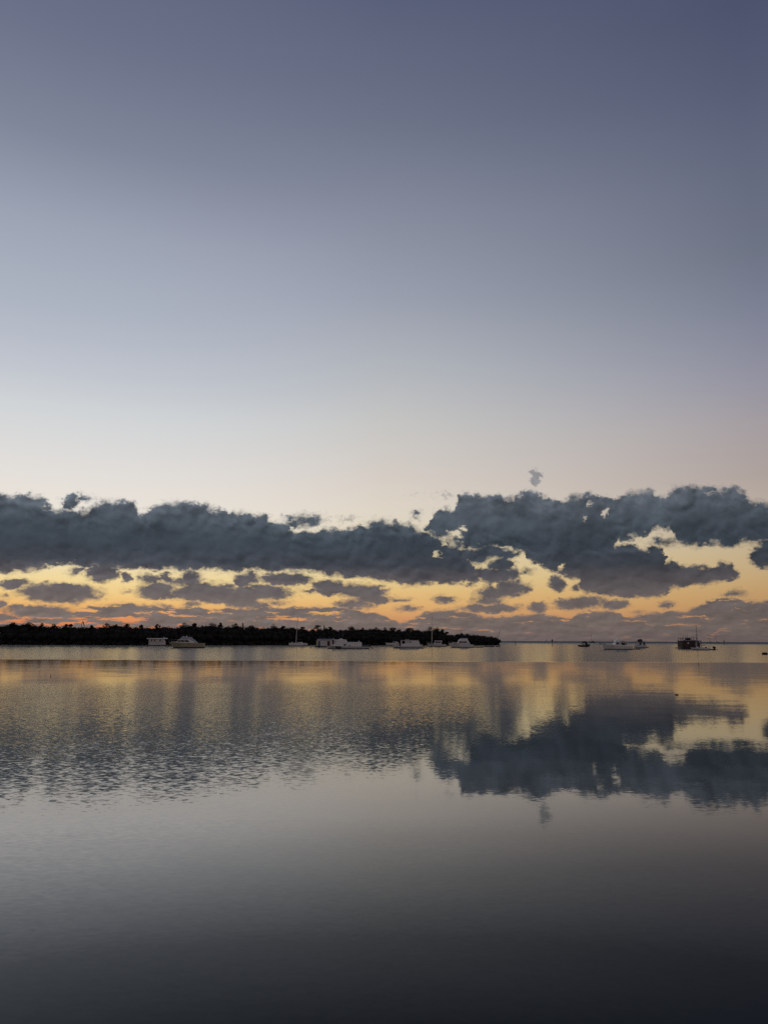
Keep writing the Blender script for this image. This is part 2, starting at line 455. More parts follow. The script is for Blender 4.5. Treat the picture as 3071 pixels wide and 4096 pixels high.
# ------------------------------------------------------------------ mesh helpers
def link(name, verts, faces, material, parent=None, smooth=False):
    me = bpy.data.meshes.new(name)
    me.from_pydata([tuple(v) for v in verts], [], faces)
    if material:
        me.materials.append(material)
    if smooth:
        me.polygons.foreach_set('use_smooth', [True] * len(me.polygons))
    me.update()
    o = bpy.data.objects.new(name, me)
    COL.objects.link(o)
    o.parent = parent
    return o


def tag(o, label=None, cat=None, group=None, kind=None):
    if label:
        o['label'] = label
    if cat:
        o['category'] = cat
    if group:
        o['group'] = group
    if kind:
        o['kind'] = kind
    return o


class MB:                         # collects simple solids into one mesh
    def __init__(self):
        self.v, self.f = [], []

    def add(self, v, f):
        k = len(self.v)
        self.v += [tuple(p) for p in v]
        self.f += [tuple(i + k for i in q) for q in f]

    def prism(self, poly, y0, y1, inset=0.0):
        """side outline (x, z) extruded across the beam"""
        n = len(poly)
        area = sum(poly[i][0] * poly[(i + 1) % n][1] - poly[(i + 1) % n][0] * poly[i][1] for i in range(n))
        if area < 0:
            poly = poly[::-1]
        zs = [p[1] for p in poly]
        z0, z1 = min(zs), max(zs)

        def yy(y, s, z):
            return y + s * inset * ((z - z0) / max(1e-6, z1 - z0))
        v = [(x, yy(y0, 1, z), z) for x, z in poly] + [(x, yy(y1, -1, z), z) for x, z in poly]
        f = [tuple(range(n)), tuple(range(2 * n - 1, n - 1, -1))]
        f += [(i, i + n, (i + 1) % n + n, (i + 1) % n) for i in range(n)]
        self.add(v, f)
        return self

    def box(self, x0, x1, y0, y1, z0, z1):
        return self.prism([(x0, z0), (x1, z0), (x1, z1), (x0, z1)], y0, y1)

    def tube(self, pts, r, n=6, r2=None):
        pts = [Vector(p) for p in pts]
        rings = []
        for i, p in enumerate(pts):
            d = (pts[min(i + 1, len(pts) - 1)] - pts[max(i - 1, 0)]).normalized()
            a = d.orthogonal().normalized()
            b = d.cross(a)
            rr = r if r2 is None else r + (r2 - r) * i / (len(pts) - 1)
            rings.append([p + (a * math.cos(2 * math.pi * k / n) + b * math.sin(2 * math.pi * k / n)) * rr for k in range(n)])
        v = [q for ring in rings for q in ring]
        f = []
        for i in range(len(pts) - 1):
            for k in range(n):
                f.append((i * n + k, i * n + (k + 1) % n, (i + 1) * n + (k + 1) % n, (i + 1) * n + k))
        f += [tuple(range(n - 1, -1, -1)), tuple(range((len(pts) - 1) * n, len(pts) * n))]
        self.add(v, f)
        return self

    def lathe(self, prof, n=14, c=(0, 0, 0)):
        v, f = [], []
        for r, z in prof:
            for k in range(n):
                a = 2 * math.pi * k / n
                v.append((c[0] + r * math.cos(a), c[1] + r * math.sin(a), c[2] + z))
        for i in range(len(prof) - 1):
            for k in range(n):
                f.append((i * n + k, i * n + (k + 1) % n, (i + 1) * n + (k + 1) % n, (i + 1) * n + k))
        f += [tuple(range(n - 1, -1, -1)), tuple(range((len(prof) - 1) * n, len(prof) * n))]
        self.add(v, f)
        return self

    def build(self, name, material, parent=None, smooth=False):
        return link(name, self.v, self.f, material, parent, smooth)


# ------------------------------------------------------------------ setting: water, island ground
nseg = 64
rad = [0.0, 60.0, 400.0, 3000.0, 60000.0]
v, f = [(0, 0, 0)], []
for r in rad[1:]:
    v += [(r * math.cos(2 * math.pi * k / nseg), r * math.sin(2 * math.pi * k / nseg), 0) for k in range(nseg)]
for k in range(nseg):
    f.append((0, 1 + k, 1 + (k + 1) % nseg))
for j in range(len(rad) - 2):
    for k in range(nseg):
        a, b = 1 + j * nseg, 1 + (j + 1) * nseg
        f.append((a + k, b + k, b + (k + 1) % nseg, a + (k + 1) % nseg))
tag(link('water', v, f, wm), kind='structure')

SHORE = [(-700, 2571), (-300, 2574), (0, 2577.5), (300, 2579), (600, 2580), (1050, 2579.5), (1500, 2580), (1760, 2580.5), (1900, 2580.5), (1990, 2580)]
SKYL = [(-700, 2500), (-300, 2498), (0, 2502), (54, 2499), (105, 2497), (145, 2505), (206, 2505), (235, 2508), (308, 2512), (362, 2509), (400, 2509), (420, 2503), (470, 2504), (514, 2509), (561, 2509),
        (600, 2510), (660, 2508), (701, 2508), (731, 2502), (758, 2505), (791, 2503), (821, 2501), (861, 2504), (900, 2507), (936, 2505), (981, 2511), (1050, 2511), (1089, 2508), (1131, 2511),
        (1171, 2513), (1204, 2515), (1225, 2518), (1269, 2516), (1297, 2515), (1367, 2520), (1382, 2521), (1406, 2516), (1457, 2517), (1502, 2517), (1545, 2518), (1590, 2522), (1636, 2519),
        (1682, 2522), (1706, 2523), (1725, 2517), (1765, 2523), (1775, 2536), (1805, 2539), (1845, 2536), (1865, 2539), (1898, 2542), (1938, 2544), (1964, 2546), (1980, 2548), (1990, 2556)]


def interp(tab, x):
    return float(np.interp(x, [p[0] for p in tab], [p[1] for p in tab]))


def shore(px):
    return ground(px, interp(SHORE, px))


def height_at(P, px, py):         # height that shows at image row py when standing at P
    d = ray(px, py)
    t = math.hypot(P.x, P.y) / math.hypot(d.x, d.y)
    return CAM_H + d.z * t


iv, jf = [], []
pxs = list(np.linspace(-700, 1990, 60))
for i, px in enumerate(pxs):
    p = shore(px)
    n_ = Vector((p.x, p.y, 0)).normalized()
    taper = min(1.0, (1990 - px) / 300.0 + 0.05)
    for dd, zz in ((0.0, -0.3), (1.5, 0.15), (10, 0.5), (55 * taper + 12, 0.5), (60 * taper + 14, -0.3)):
        q = p + n_ * dd
        iv.append((q.x, q.y, zz))
for i in range(len(pxs) - 1):
    for k in range(4):
        a = i * 5 + k
        jf.append((a, a + 5, a + 6, a + 1))
tag(link('island_ground', iv, jf, M['soil'], smooth=True), kind='structure')


# ------------------------------------------------------------------ trees
rng = np.random.default_rng(7)


def leaf_cloud(centres, radii, count, size):
    """leaf sprays scattered over the outside of lumpy ellipsoids: returns verts, faces"""
    V, F = [], []
    base = 0
    for c, r, n in zip(centres, radii, count):
        d = rng.normal(size=(n, 3))
        d /= np.linalg.norm(d, axis=1)[:, None]
        rr = 0.70 + 0.38 * rng.random(n) ** 0.7
        p = np.array(c) + d * rr[:, None] * np.array(r)
        t = rng.normal(size=(n, 3))
        t /= np.linalg.norm(t, axis=1)[:, None]
        b = np.cross(t, rng.normal(size=(n, 3)))
        b /= np.linalg.norm(b, axis=1)[:, None]
        s = size * (0.55 + 0.9 * rng.random(n))[:, None]
        q = np.stack([p - t * s, p + b * s * 0.5, p + t * s, p - b * s * 0.5], axis=1).reshape(-1, 3)
        V.append(q)
        F.append(np.arange(4 * n).reshape(-1, 4) + base)
        base += 4 * n
    return np.concatenate(V), np.concatenate(F)


ico = bmesh.new()
bmesh.ops.create_icosphere(ico, subdivisions=2, radius=1.0)
ICO_V = np.array([v.co[:] for v in ico.verts])
ICO_F = [[v.index for v in f.verts] for f in ico.faces]
ico.free()


def np_link(name, V, F, material, parent=None):
    me = bpy.data.meshes.new(name)
    me.from_pydata(V.tolist(), [], [tuple(q) for q in F])
    me.materials.append(material)
    me.update()
    o = bpy.data.objects.new(name, me)
    COL.objects.link(o)
    o.parent = parent
    return o


cen, rads, cnt = [], [], []
coreV, coreF = [], []
for row in range(4):
    px = -700 + row * 7
    while px < 1992:
        p = shore(px)
        n_ = Vector((p.x, p.y, 0)).normalized()
        back_d = (2.0, 5.5, 10.0, 16.0)[row] * min(1.0, (2030 - px) / 200.0) + rng.uniform(-0.8, 0.8)
        q = p + n_ * back_d
        top = height_at(q, px, interp(SKYL, px) + rng.uniform(-5.5, 2.5))
        top *= (0.62, 0.84, 0.97, 1.0)[row] * rng.uniform(0.93, 1.02)
        r = rng.uniform(1.5, 2.6) * min(1.0, top / 5.5)
        z = top - r * 0.8
        while z > -0.6:
            off = rng.uniform(-0.8, 0.8, 3)
            c = (q.x + off[0], q.y + off[1], z + off[2] * 0.3)
            cen.append(c)
            rads.append((r, r, r * 0.85))
            cnt.append(110 if row < 3 else 80)
            k = sum(len(x) for x in coreV)
            coreV.append(ICO_V * np.array((r, r, r * 0.85)) * 0.72 * rng.uniform(0.85, 1.1, (len(ICO_V), 1)) + np.array(c))
            coreF += [[i + k for i in fc] for fc in ICO_F]
            z -= r * 1.5
        px += rng.uniform(9, 15)
LV, LF = leaf_cloud(cen, rads, cnt, 0.25)
CV = np.concatenate(coreV)
allV = np.concatenate([LV, CV])
allF = [tuple(q) for q in LF] + [tuple(i + len(LV) for i in q) for q in coreF]
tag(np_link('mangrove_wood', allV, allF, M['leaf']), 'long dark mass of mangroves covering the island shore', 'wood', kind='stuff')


def tree(px, top_py, hw, label, kind='round', depth=9.0):
    p = shore(px)
    n_ = Vector((p.x, p.y, 0)).normalized()
    q = p + n_ * depth
    H = height_at(q, px, top_py)
    mpp = math.hypot(q.x, q.y) / FPX * 0.95
    w = hw * mpp
    root = bpy.data.objects.new('mangrove_tree' if kind != 'thin' else 'slender_tree', None)
    COL.objects.link(root)
    root.location = (q.x, q.y, 0.4)
    root.empty_display_size = 0.5
    tag(root, label, 'tree', 'trees rising above the mangrove skyline')
    H -= 0.4
    b = MB()
    lean = rng.uniform(-0.3, 0.3)
    b.tube([(0, 0, -0.4), (lean * 0.5, 0, H * 0.45), (lean, 0, H * 0.82)], 0.17, 7, 0.06)
    cs, rs, ns = [], [], []
    lobes = {'round': 10, 'flat': 8, 'thin': 5, 'spiky': 10}[kind]
    for i in range(lobes):
        if kind == 'thin':
            c = (lean + rng.uniform(-0.2, 0.2), rng.uniform(-0.2, 0.2), H - 0.35 - i * H * 0.085)
            r = (w * (0.35 + 0.16 * i), w * (0.35 + 0.16 * i), 0.5)
        else:
            a = i * 2.4 + rng.uniform(-0.4, 0.4)
            rr = w * (rng.uniform(0.4, 0.75) if i else 0.0)
            fl = 0.5 if kind == 'flat' else 0.75
            lr = w * rng.uniform(0.36, 0.5)
            drop = lr * fl if i == 0 else lr * fl + rng.uniform(0.1, 1.5) * w * (0.5 if kind == 'flat' else 0.9)
            c = (lean + rr * math.cos(a), rr * math.sin(a), H - drop)
            r = (lr, lr, lr * fl)
            if kind == 'spiky':
                r = (lr * 0.7, lr * 0.7, lr)
        cs.append(c)
        rs.append(r)
        ns.append(170 if kind != 'thin' else 110)
        if i:
            b.tube([(lean * 0.6, 0, H * 0.6), (c[0] * 0.7, c[1] * 0.7, (H * 0.6 + c[2]) / 2 + 0.2), c], 0.06, 5, 0.025)
    b.build('trunk', M['bark'], root)
    V, F = leaf_cloud(cs, rs, ns, 0.15)
    np_link('crown', V, F, M['leaf'], root)


TREES = [
    (50, 2489, 17, 'flat-topped tree above the skyline, nearest the left edge of the photo', 'flat'),
    (107, 2488, 20, 'wide domed tree above the skyline over the lone float on the water', 'round'),
    (163, 2493, 15, 'shaggy spiky tree between the wide domed tree and the crane', 'spiky'),
    (208, 2495, 14, 'low rounded tree just right of the shaggy spiky one', 'round'),
    (262, 2496, 12, 'small bushy tree close left of a lollipop-crowned tree', 'round'),
    (281, 2496, 9, 'lollipop-crowned tree with sky showing under its crown, left of the crane', 'flat'),
    (362, 2500, 13, 'rounded tree close right of the crane boom', 'round'),
    (425, 2493, 19, 'broad tree well to the right of the crane, topping its stretch of skyline', 'round'),
    (462, 2498, 10, 'small tree leaning on the right shoulder of the broad tree', 'round'),
    (503, 2495, 16, 'tree with a stepped flat crown left of the porthole cabin', 'flat'),
    (561, 2499, 8, 'narrow tuft of a tree just left of the porthole cabin', 'spiky'),
    (627, 2496, 13, 'domed tree straight above the white roof of the porthole cabin', 'round'),
    (733, 2490, 21, 'large domed tree straight above the yellow-hulled cruiser, with twigs on top', 'round'),
    (773, 2492, 9, 'narrow tree above the flybridge of the yellow-hulled cruiser', 'round'),
    (840, 2492, 26, 'broadest flat-topped tree, just right of the yellow-hulled cruiser', 'flat'),
    (879, 2490, 10, 'upright knob-headed tree right of the broadest flat-topped tree', 'round'),
    (938, 2493, 15, 'rounded tree in the gap between the yellow-hulled cruiser and the catamaran', 'round'),
    (968, 2492, 7, 'slim pole-like tree beside the rounded tree left of the catamaran', 'thin'),
    (1008, 2501, 14, 'low mounded tree right of the slim pole-like tree', 'round'),
    (1090, 2497, 17, 'tree with a ragged double crown left of the catamaran mast', 'spiky'),
    (1128, 2503, 12, 'compact tree nearest the left side of the catamaran mast', 'round'),
    (1205, 2507, 13, 'tree with a broken crown just right of the catamaran mast', 'flat'),
    (1269, 2500, 14, 'open lacy tree with sky gaps above the blue-doored houseboat', 'flat'),
    (1297, 2502, 5, 'thin pointed tree above the roof of the blue-doored houseboat', 'thin'),
    (1322, 2507, 9, 'small rounded tree right of the thin pointed tree', 'round'),
    (1406, 2505, 14, 'cauliflower-crowned tree above the long white houseboat', 'round'),
    (1447, 2510, 8, 'little knobbed tree above the stern of the long white houseboat', 'round'),
    (1502, 2509, 10, 'small tree between the long white houseboat and the lettered houseboat', 'round'),
    (1540, 2509, 12, 'rounded tree left of the lettered houseboat, above the small cruiser', 'round'),
    (1570, 2509, 14, 'tree above the bow of the lettered houseboat', 'round'),
    (1638, 2511, 18, 'wide crowned tree directly above the lettered houseboat', 'flat'),
    (1722, 2506, 20, 'tall bulky tree behind the mast of the hardtop sailboat', 'round'),
    (1747, 2509, 15, 'bulky tree right of the mast of the hardtop sailboat', 'round'),
    (1766, 2517, 10, 'last of the taller trees where the skyline steps down to the point', 'round'),
    (1786, 2527, 9, 'small isolated tree standing just past the step in the skyline', 'flat'),
]
for t in TREES:
    tree(*t)


# ------------------------------------------------------------------ boats
class Craft:
    """a thing on the water; its parts are drawn in image pixels of the photo scaled to metres at its distance"""

    def __init__(self, name, label, cat, x0, wl, group=None, yaw=0.0):
        self.p = ground(x0, wl)
        depth = (self.p - Vector((0, 0, CAM_H))).dot(FW)
        self.s = depth / FPX
        self.x0, self.wl = x0, wl
        self.o = bpy.data.objects.new(name, None)
        COL.objects.link(self.o)
        self.o.location = self.p
        self.o.rotation_euler.z = R(yaw)
        self.o.empty_display_size = 0.5
        tag(self.o, label, cat, group)

    def q(self, px, py):
        return ((px - self.x0) * self.s, (self.wl - py) * self.s)

    def poly(self, pts):
        return [self.q(*p) for p in pts]

    def prism(self, part, pts, y0, y1, m_, parent=None, inset=0.0, label=None, bevel=0.0):
        o = MB().prism(self.poly(pts), y0, y1, inset).build(part, M[m_], parent or self.o)
        if label:
            o['label'] = label
        if bevel:
            b = o.modifiers.new('bevel', 'BEVEL')
            b.width, b.segments = bevel, 2
        return o

    def tube(self, part, pts, r, m_, y=0.0, parent=None, r2=None):
        mb = MB()
        for line in (pts if isinstance(pts[0], list) else [pts]):
            pp = []
            for p in line:
                x, z = self.q(p[0], p[1])
                pp.append((x, p[2] if len(p) > 2 else y, z))
            mb.tube(pp, r, 6, r2)
        return mb.build(part, M[m_], parent or self.o)

    def hull(self, sheer, wl_l, wl_r, bow, beam, m_='white', stripe=0.14, part='hull', stern_w=0.8, yc=0.0, bottom='bottom'):
        """lofted hull: sheer = upper edge from left to right; bow at 'L', 'R' or None (scow)"""
        N = 16
        xs0, xs1 = sheer[0][0], sheer[-1][0]
        ts = [i / (N - 1) for i in range(N)]
        rows = [[] for _ in range(5)]

        def bf(t):
            if bow is None:
                return 1.0
            u = t if bow == 'L' else 1 - t
            fb = min(1.0, (u / 0.5)) if u < 0.5 else 1.0
            fb = 0.03 + 0.97 * (1 - (1 - fb) ** 2.0)
            return fb * (1 - (1 - stern_w) * max(0, (u - 0.5) / 0.5) ** 2)
        for t in ts:
            spx = xs0 + (xs1 - xs0) * t
            spy = interp(sheer, spx)
            wpx = wl_l + (wl_r - wl_l) * t
            sx, sz = self.q(spx, spy)
            wx = (wpx - self.x0) * self.s
            hb = beam / 2 * bf(t)
            u = t if bow != 'R' else 1 - t
            fin = 0.35 + 0.5 * min(1, u / 0.4) if bow else 1.0
            kz = -0.35 if bow else -0.22
            zst = min(stripe, sz * 0.6)
            fs = zst / max(sz, 0.05)
            rows[0].append((wx, 0.35 * hb * (1 if bow else 2.5), kz))
            rows[1].append((wx, hb * fin, 0.0))
            rows[2].append((wx + (sx - wx) * fs, hb * (fin + (1 - fin) * fs), zst))
            rows[3].append((wx + (sx - wx) * 0.7, hb * (fin + (1 - fin) * 0.8), zst + (sz - zst) * 0.7))
            rows[4].append((sx, hb, sz))

        def loft(rr, cap_top, cap_bot):
            v, f = [], []
            for r_ in rr:
                v += [(x, yc - y, z) for x, y, z in r_]
            k = len(v)
            for r_ in rr:
                v += [(x, yc + y, z) for x, y, z in r_]
            m2 = len(rr)
            for j in range(m2 - 1):
                for i in range(N - 1):
                    a = j * N + i
                    f.append((a, a + 1, a + N + 1, a + N))
                    f.append((k + a, k + a + N, k + a + N + 1, k + a + 1))
            for e in (0, N - 1):
                ring = [j * N + e for j in range(m2)] + [k + j * N + e for j in range(m2 - 1, -1, -1)]
                f.append(tuple(ring if e else ring[::-1]))
            if cap_top:
                j = (m2 - 1) * N
                for i in range(N - 1):
                    f.append((j + i, j + i + 1, k + j + i + 1, k + j + i))
            if cap_bot:
                for i in range(N - 1):
                    f.append((i, k + i, k + i + 1, i + 1))
            return v, f
        v, f = loft(rows[2:], True, False)
        o = link(part, v, f, M[m_], self.o)
        v, f = loft(rows[:3], False, True)
        link('bottom_paint', v, f, M[bottom], self.o)
        return o

    def windows(self, items, y, m_='glass', parent=None, part='window'):
        for pts in items:
            self.prism(part, pts, y - 0.03, y + 0.02, m_, parent)

    def box_px(self, part, x0, y0, x1, y1, ya, yb, m_, parent=None, bevel=0.0, label=None):
        return self.prism(part, [(x0, y1), (x1, y1), (x1, y0), (x0, y0)], ya, yb, m_, parent, bevel=bevel, label=label)

    def disc(self, part, px, py, r, y, m_, parent=None):
        x, z = self.q(px, py)
        return MB().prism([(x + r * math.cos(a * math.pi / 8), z + r * math.sin(a * math.pi / 8)) for a in range(16)], y - 0.04, y + 0.02).build(part, M[m_], parent or self.o)

    def outboard(self, px, py, tilt=1, yc=0.0):
        """tilted-up outboard motor: cowl, leg and propeller"""
        s = self.s
        o = self.prism('outboard_motor', [(px - 7, py - 9), (px + 2, py - 9), (px + 6, py - 3), (px + 1, py + 2), (px - 6, py - 2)], yc - 0.25, yc + 0.25, 'black', bevel=0.05)
        self.tube('motor_leg', [(px, py - 1), (px + 6, py + 6), (px + 11, py + 6)], 0.13, 'black', y=yc, parent=o)
        x, z = self.q(px + 12, py + 5)
        MB().prism([(x - 0.05, z - 0.25), (x + 0.06, z - 0.25), (x + 0.1, z), (x + 0.06, z + 0.25), (x - 0.05, z + 0.25)], yc - 0.12, yc + 0.12).build('propeller', M['black'], o)


def skiff(label, x0, x1, top, wl, m_='dull_white', bow='L', beam=1.3, motor=None, group=None):
    c = Craft('skiff', label, 'skiff', (x0 + x1) / 2, wl, group)
    hgt = wl - top
    c.hull([(x0, top - hgt * 0.25 if bow == 'L' else top), ((x0 + x1) / 2, top), (x1, top if bow == 'L' else top - hgt * 0.25)],
           x0 + (2.0 if bow == 'L' else 0.3), x1 - (0.3 if bow == 'L' else 2.0), bow, beam, m_, stripe=0.04)
    for k in (0.4, 0.7):
        px = x0 + (x1 - x0) * k
        c.box_px('thwart', px - 1.2, top - 0.3, px + 1.2, top + 0.2, -beam * 0.42, beam * 0.42, 'brown')
    if motor:
        c.outboard(*motor)
    return c


# 1 porthole cabin on a raft
c = Craft('house_raft', 'pale flat-roofed cabin with three round portholes floating on a dark raft', 'houseboat', 630, 2583)
c.box_px('raft_deck', 589, 2580.0, 677, 2582.6, -2.0, 2.0, 'black')
wl_ = c.prism('cabin_wall', [(601, 2579.8), (658.5, 2579.8), (658, 2566), (656, 2566), (655.5, 2556.5), (601.5, 2556.5)], -1.6, 1.6, 'dull_white', bevel=0.03)
c.prism('roof', [(592, 2556), (592, 2553.6), (664, 2552.4), (666, 2554.6), (664, 2556.2)], -1.95, 1.95, 'roof')
c.box_px('trim_rail', 603, 2567, 656, 2568, -1.66, -1.6, 'brown', wl_)
c.box_px('corner_post', 600, 2556.6, 601.8, 2579.8, -1.7, -1.58, 'dull_white', wl_)
for px in (611, 623.5, 645):
    c.disc('porthole', px, 2561, 0.34, -1.62, 'glass', wl_)
lx, lz = c.q(660, 2551)
MB().lathe([(0.05, -0.1), (0.15, 0.0), (0.17, 0.12), (0.09, 0.26)], 8, (lx, -1.6, lz)).build('roof_lamp', M['roof'], c.o)

# 2 yellow-hulled cruiser
c = Craft('cabin_cruiser', 'yellow-hulled flybridge cruiser with a grey canvas flybridge tent, bow to the left', 'motorboat', 745, 2591)
c.hull([(675, 2569), (700, 2569.5), (745, 2571), (790, 2572.5), (817, 2572.5)], 694, 815, 'L', 3.4, 'yellow', 0.26)
c.prism('foredeck', [(684, 2569.6), (690, 2567.6), (711, 2567), (712, 2570.4)], -0.85, 0.85, 'white', bevel=0.05)
cab = c.prism('cabin', [(709, 2570.6), (717, 2559), (765, 2559), (772, 2563), (786, 2572), (760, 2572)], -1.35, 1.35, 'white', inset=0.12, bevel=0.04)
c.windows([[(714, 2567.5), (718.5, 2561), (727, 2561), (727, 2567.8)], [(729, 2567.8), (729, 2561), (741, 2561), (741, 2568)], [(743, 2568.2), (743, 2561), (756, 2561.4), (761, 2568.6)]], -1.34, 'glass', cab)
c.box_px('flybridge_floor', 715, 2557.4, 770, 2559.0, -1.4, 1.4, 'white')
c.prism('flybridge_canopy', [(724, 2557.3), (735, 2548), (757, 2548.3), (763, 2551), (771, 2558), (765, 2557.4)], -1.3, 1.3, 'canvas', inset=0.2, bevel=0.05)
c.prism('aft_curtain', [(771, 2558.6), (774, 2559), (789, 2572), (772, 2572)], -1.25, 1.25, 'canvas', inset=0.1)
c.tube('canopy_frame', [[(722.5, 2557.5, -1.32), (733.5, 2547.2, -1.15)], [(733.5, 2547.2, -1.15), (733.5, 2547.2, 1.15)], [(733.5, 2547.2, 1.15), (722.5, 2557.5, 1.32)]], 0.06, 'roof')
lx, lz = c.q(745.5, 2547)
MB().lathe([(0.12, -0.1), (0.2, 0.05), (0.17, 0.2), (0.05, 0.28)], 8, (lx, 0, lz)).build('radar_dome', M['roof'], c.o)
c.tube('bow_rail', [[(676, 2560, -0.15), (695, 2559.6, -0.8), (714, 2560, -1.2)]] + [[(px, 2560, y), (px, 2569.4, y)] for px, y in ((677, -0.2), (689, -0.62), (701, -0.95))] + [[(676, 2560, 0.15), (695, 2559.6, 0.8), (714, 2560, 1.2)], [(676, 2560, -0.15), (676, 2560, 0.15)]], 0.018, 'metal')
c.tube('outrigger', [(772, 2572, -1.2), (771.5, 2545, -1.3)], 0.025, 'metal')
c.box_px('exhaust_vent', 757, 2574, 764, 2575.6, -1.72, -1.6, 'black')
c.box_px('swim_platform', 815.2, 2588.4, 821, 2589.4, -1.2, 1.2, 'brown')
c.tube('anchor_line', [(677, 2570, 0), (671.5, 2585, 0)], 0.03, 'black')

bc = Craft('mooring_buoy', 'grubby round mooring ball under the bow of the yellow-hulled cruiser', 'buoy', 670, 2589)
MB().lathe([(0.05, -0.15), (0.18, -0.1), (0.25, 0.05), (0.25, 0.16), (0.17, 0.3), (0.05, 0.35), (0.04, 0.42)], 12).build('ball', M['buoy'], bc.o, True)
MB().lathe([(0.06, 0.42), (0.07, 0.46), (0.02, 0.5)], 8).build('pick_up_ring', M['darkmetal'], bc.o)

# 3 catamaran with bare mast
c = Craft('sailing_catamaran', 'low white catamaran with a bare mast, bow to the left, before the mangroves', 'sailboat', 1190, 2583)
for yc in (-1.7, 1.7):
    c.hull([(1156, 2572), (1180, 2571.5), (1212, 2572.5), (1228.5, 2574)], 1160, 1229, 'L', 1.3, 'white', 0.2, yc=yc)
c.prism('bridge_deck', [(1166, 2575.5), (1166, 2571.6), (1225, 2573), (1225, 2576.5)], -1.65, 1.65, 'white')
cab = c.prism('cabin', [(1178, 2572.4), (1188, 2569.5), (1200, 2568.2), (1206, 2568.6), (1210, 2572.6)], -1.5, 1.5, 'white', inset=0.15, bevel=0.04)
c.windows([[(1183, 2571.6), (1189, 2570), (1196, 2569.6), (1196, 2571.4)], [(1198, 2571.4), (1198, 2569.8), (1205, 2570), (1206.5, 2571.6)]], -1.46, 'glass', cab)
c.tube('mast', [(1184, 2570, 0), (1186.4, 2518, 0), (1188.8, 2466, 0)], 0.13, 'metal', r2=0.10)
c.tube('boom', [(1184.6, 2558.5, 0), (1209, 2557.8, 0)], 0.07, 'darkmetal')
c.tube('rigging', [[(1188.7, 2467, 0), (1158, 2571.6, 0)], [(1188.7, 2467, 0), (1226, 2573, 0)]], 0.010, 'darkmetal')
c.box_px('bow_locker', 1166, 2568.5, 1170, 2571.5, -0.4, 0.4, 'dull_white')
c.box_px('port_light', 1219, 2577, 1222, 2579.5, -2.37, -2.25, 'glass')
skiff('low white dinghy floating between the catamaran and the blue-doored houseboat', 1234, 1260, 2581, 2583.6, 'dull_white', 'L', 1.3)

# 4 buoys between them
for bx, by, lab in ((1243, 2593, 'cone-topped mooring buoy on open water left of the long white houseboat'), (1258, 2588.5, 'small mooring buoy touching the left end of the blue-doored houseboat')):
    bc = Craft('mooring_buoy', lab, 'buoy', bx, by)
    MB().lathe([(0.1, -0.15), (0.24, -0.05), (0.26, 0.1), (0.16, 0.26), (0.06, 0.34)], 12).build('float', M['buoy'], bc.o, True)
    MB().lathe([(0.04, 0.33), (0.05, 0.42), (0.02, 0.5)], 8).build('staff', M['darkmetal'], bc.o)

# 5 blue-doored houseboat
c = Craft('houseboat', 'boxy grey-white houseboat with a blue door and yellow end panel', 'houseboat', 1302, 2588)
c.box_px('float_deck', 1262, 2584.6, 1340, 2587.6, -2.0, 2.0, 'navy')
wl_ = c.prism('cabin_wall', [(1269, 2584.5), (1335, 2584.5), (1335, 2559), (1270, 2559), (1268, 2563)], -1.7, 1.7, 'dull_white', bevel=0.04)
c.prism('roof', [(1266.5, 2561), (1271, 2557), (1274, 2556), (1336, 2556.2), (1337, 2559), (1320, 2561)], -1.85, 1.85, 'canvas')
c.box_px('roof_board', 1270, 2554.4, 1334, 2555.8, -1.7, 1.7, 'blue')
c.box_px('end_panel', 1268, 2564.5, 1273.2, 2584, -1.76, -1.72, 'panel', wl_, label='yellow panel at the left end')
c.box_px('door', 1273.5, 2564.5, 1281.6, 2585, -1.78, -1.72, 'blue', wl_)
c.box_px('window', 1310.5, 2564, 1320, 2583, -1.76, -1.70, 'brown', wl_)
c.tube('ladder', [[(1264, 2561, -1.5), (1265, 2585, -1.5)], [(1264.2, 2561, -0.8), (1265, 2585, -0.8)], [(1264.3, 2566, -1.5), (1264.3, 2566, -0.8)], [(1264.7, 2573, -1.5), (1264.7, 2573, -0.8)]], 0.04, 'blue')
lx, lz = c.q(1335.5, 2556.3)
MB().lathe([(0.06, -0.1), (0.16, 0.0), (0.16, 0.14), (0.06, 0.24)], 8, (lx, -1.9, lz)).build('roof_lamp', M['roof'], c.o)

# 6 long white houseboat with stepped cabin
c = Craft('houseboat', 'long low white houseboat with a stepped cabin and tilted outboard, right of the blue door', 'houseboat', 1395, 2595)
c.hull([(1305, 2584.5), (1330, 2584.8), (1380, 2585.2), (1478, 2586)], 1312, 1476, 'L', 3.8, 'dull_white', 0.16, stern_w=0.97)
c.box_px('opening_shade', 1341, 2585.6, 1367.5, 2593.6, -2.0, -1.75, 'black', label='black panel painted as the shade in the opening of the hull side')  # black box stands in for the shadow between the pontoons
c.box_px('opening_post', 1339.4, 2585.6, 1341, 2594, -2.02, -1.78, 'white')
c.box_px('opening_post', 1367.5, 2585.6, 1369.4, 2594, -2.02, -1.78, 'white')
cab = c.prism('upper_cabin', [(1329, 2585), (1329, 2568), (1331, 2558.6), (1382.5, 2559), (1388.5, 2568.5), (1391, 2585.6)], -1.65, 1.65, 'white', inset=0.1, bevel=0.04)
low_ = c.prism('lower_cabin', [(1390.4, 2585.4), (1388.8, 2569), (1444, 2569), (1446.5, 2571), (1446.5, 2585.8)], -1.55, 1.55, 'white', inset=0.08, bevel=0.06)
c.prism('roof', [(1389.4, 2569.2), (1389.4, 2568.3), (1444, 2568.2), (1445, 2569.2)], -1.5, 1.5, 'roof')
c.prism('roof_hatch', [(1352, 2558.8), (1363, 2554.6), (1375, 2558.8)], -0.9, 0.9, 'roof')
c.windows([[(1376, 2576.5), (1385, 2576.5), (1385, 2583), (1376, 2583)]], -1.62, 'teal', cab)
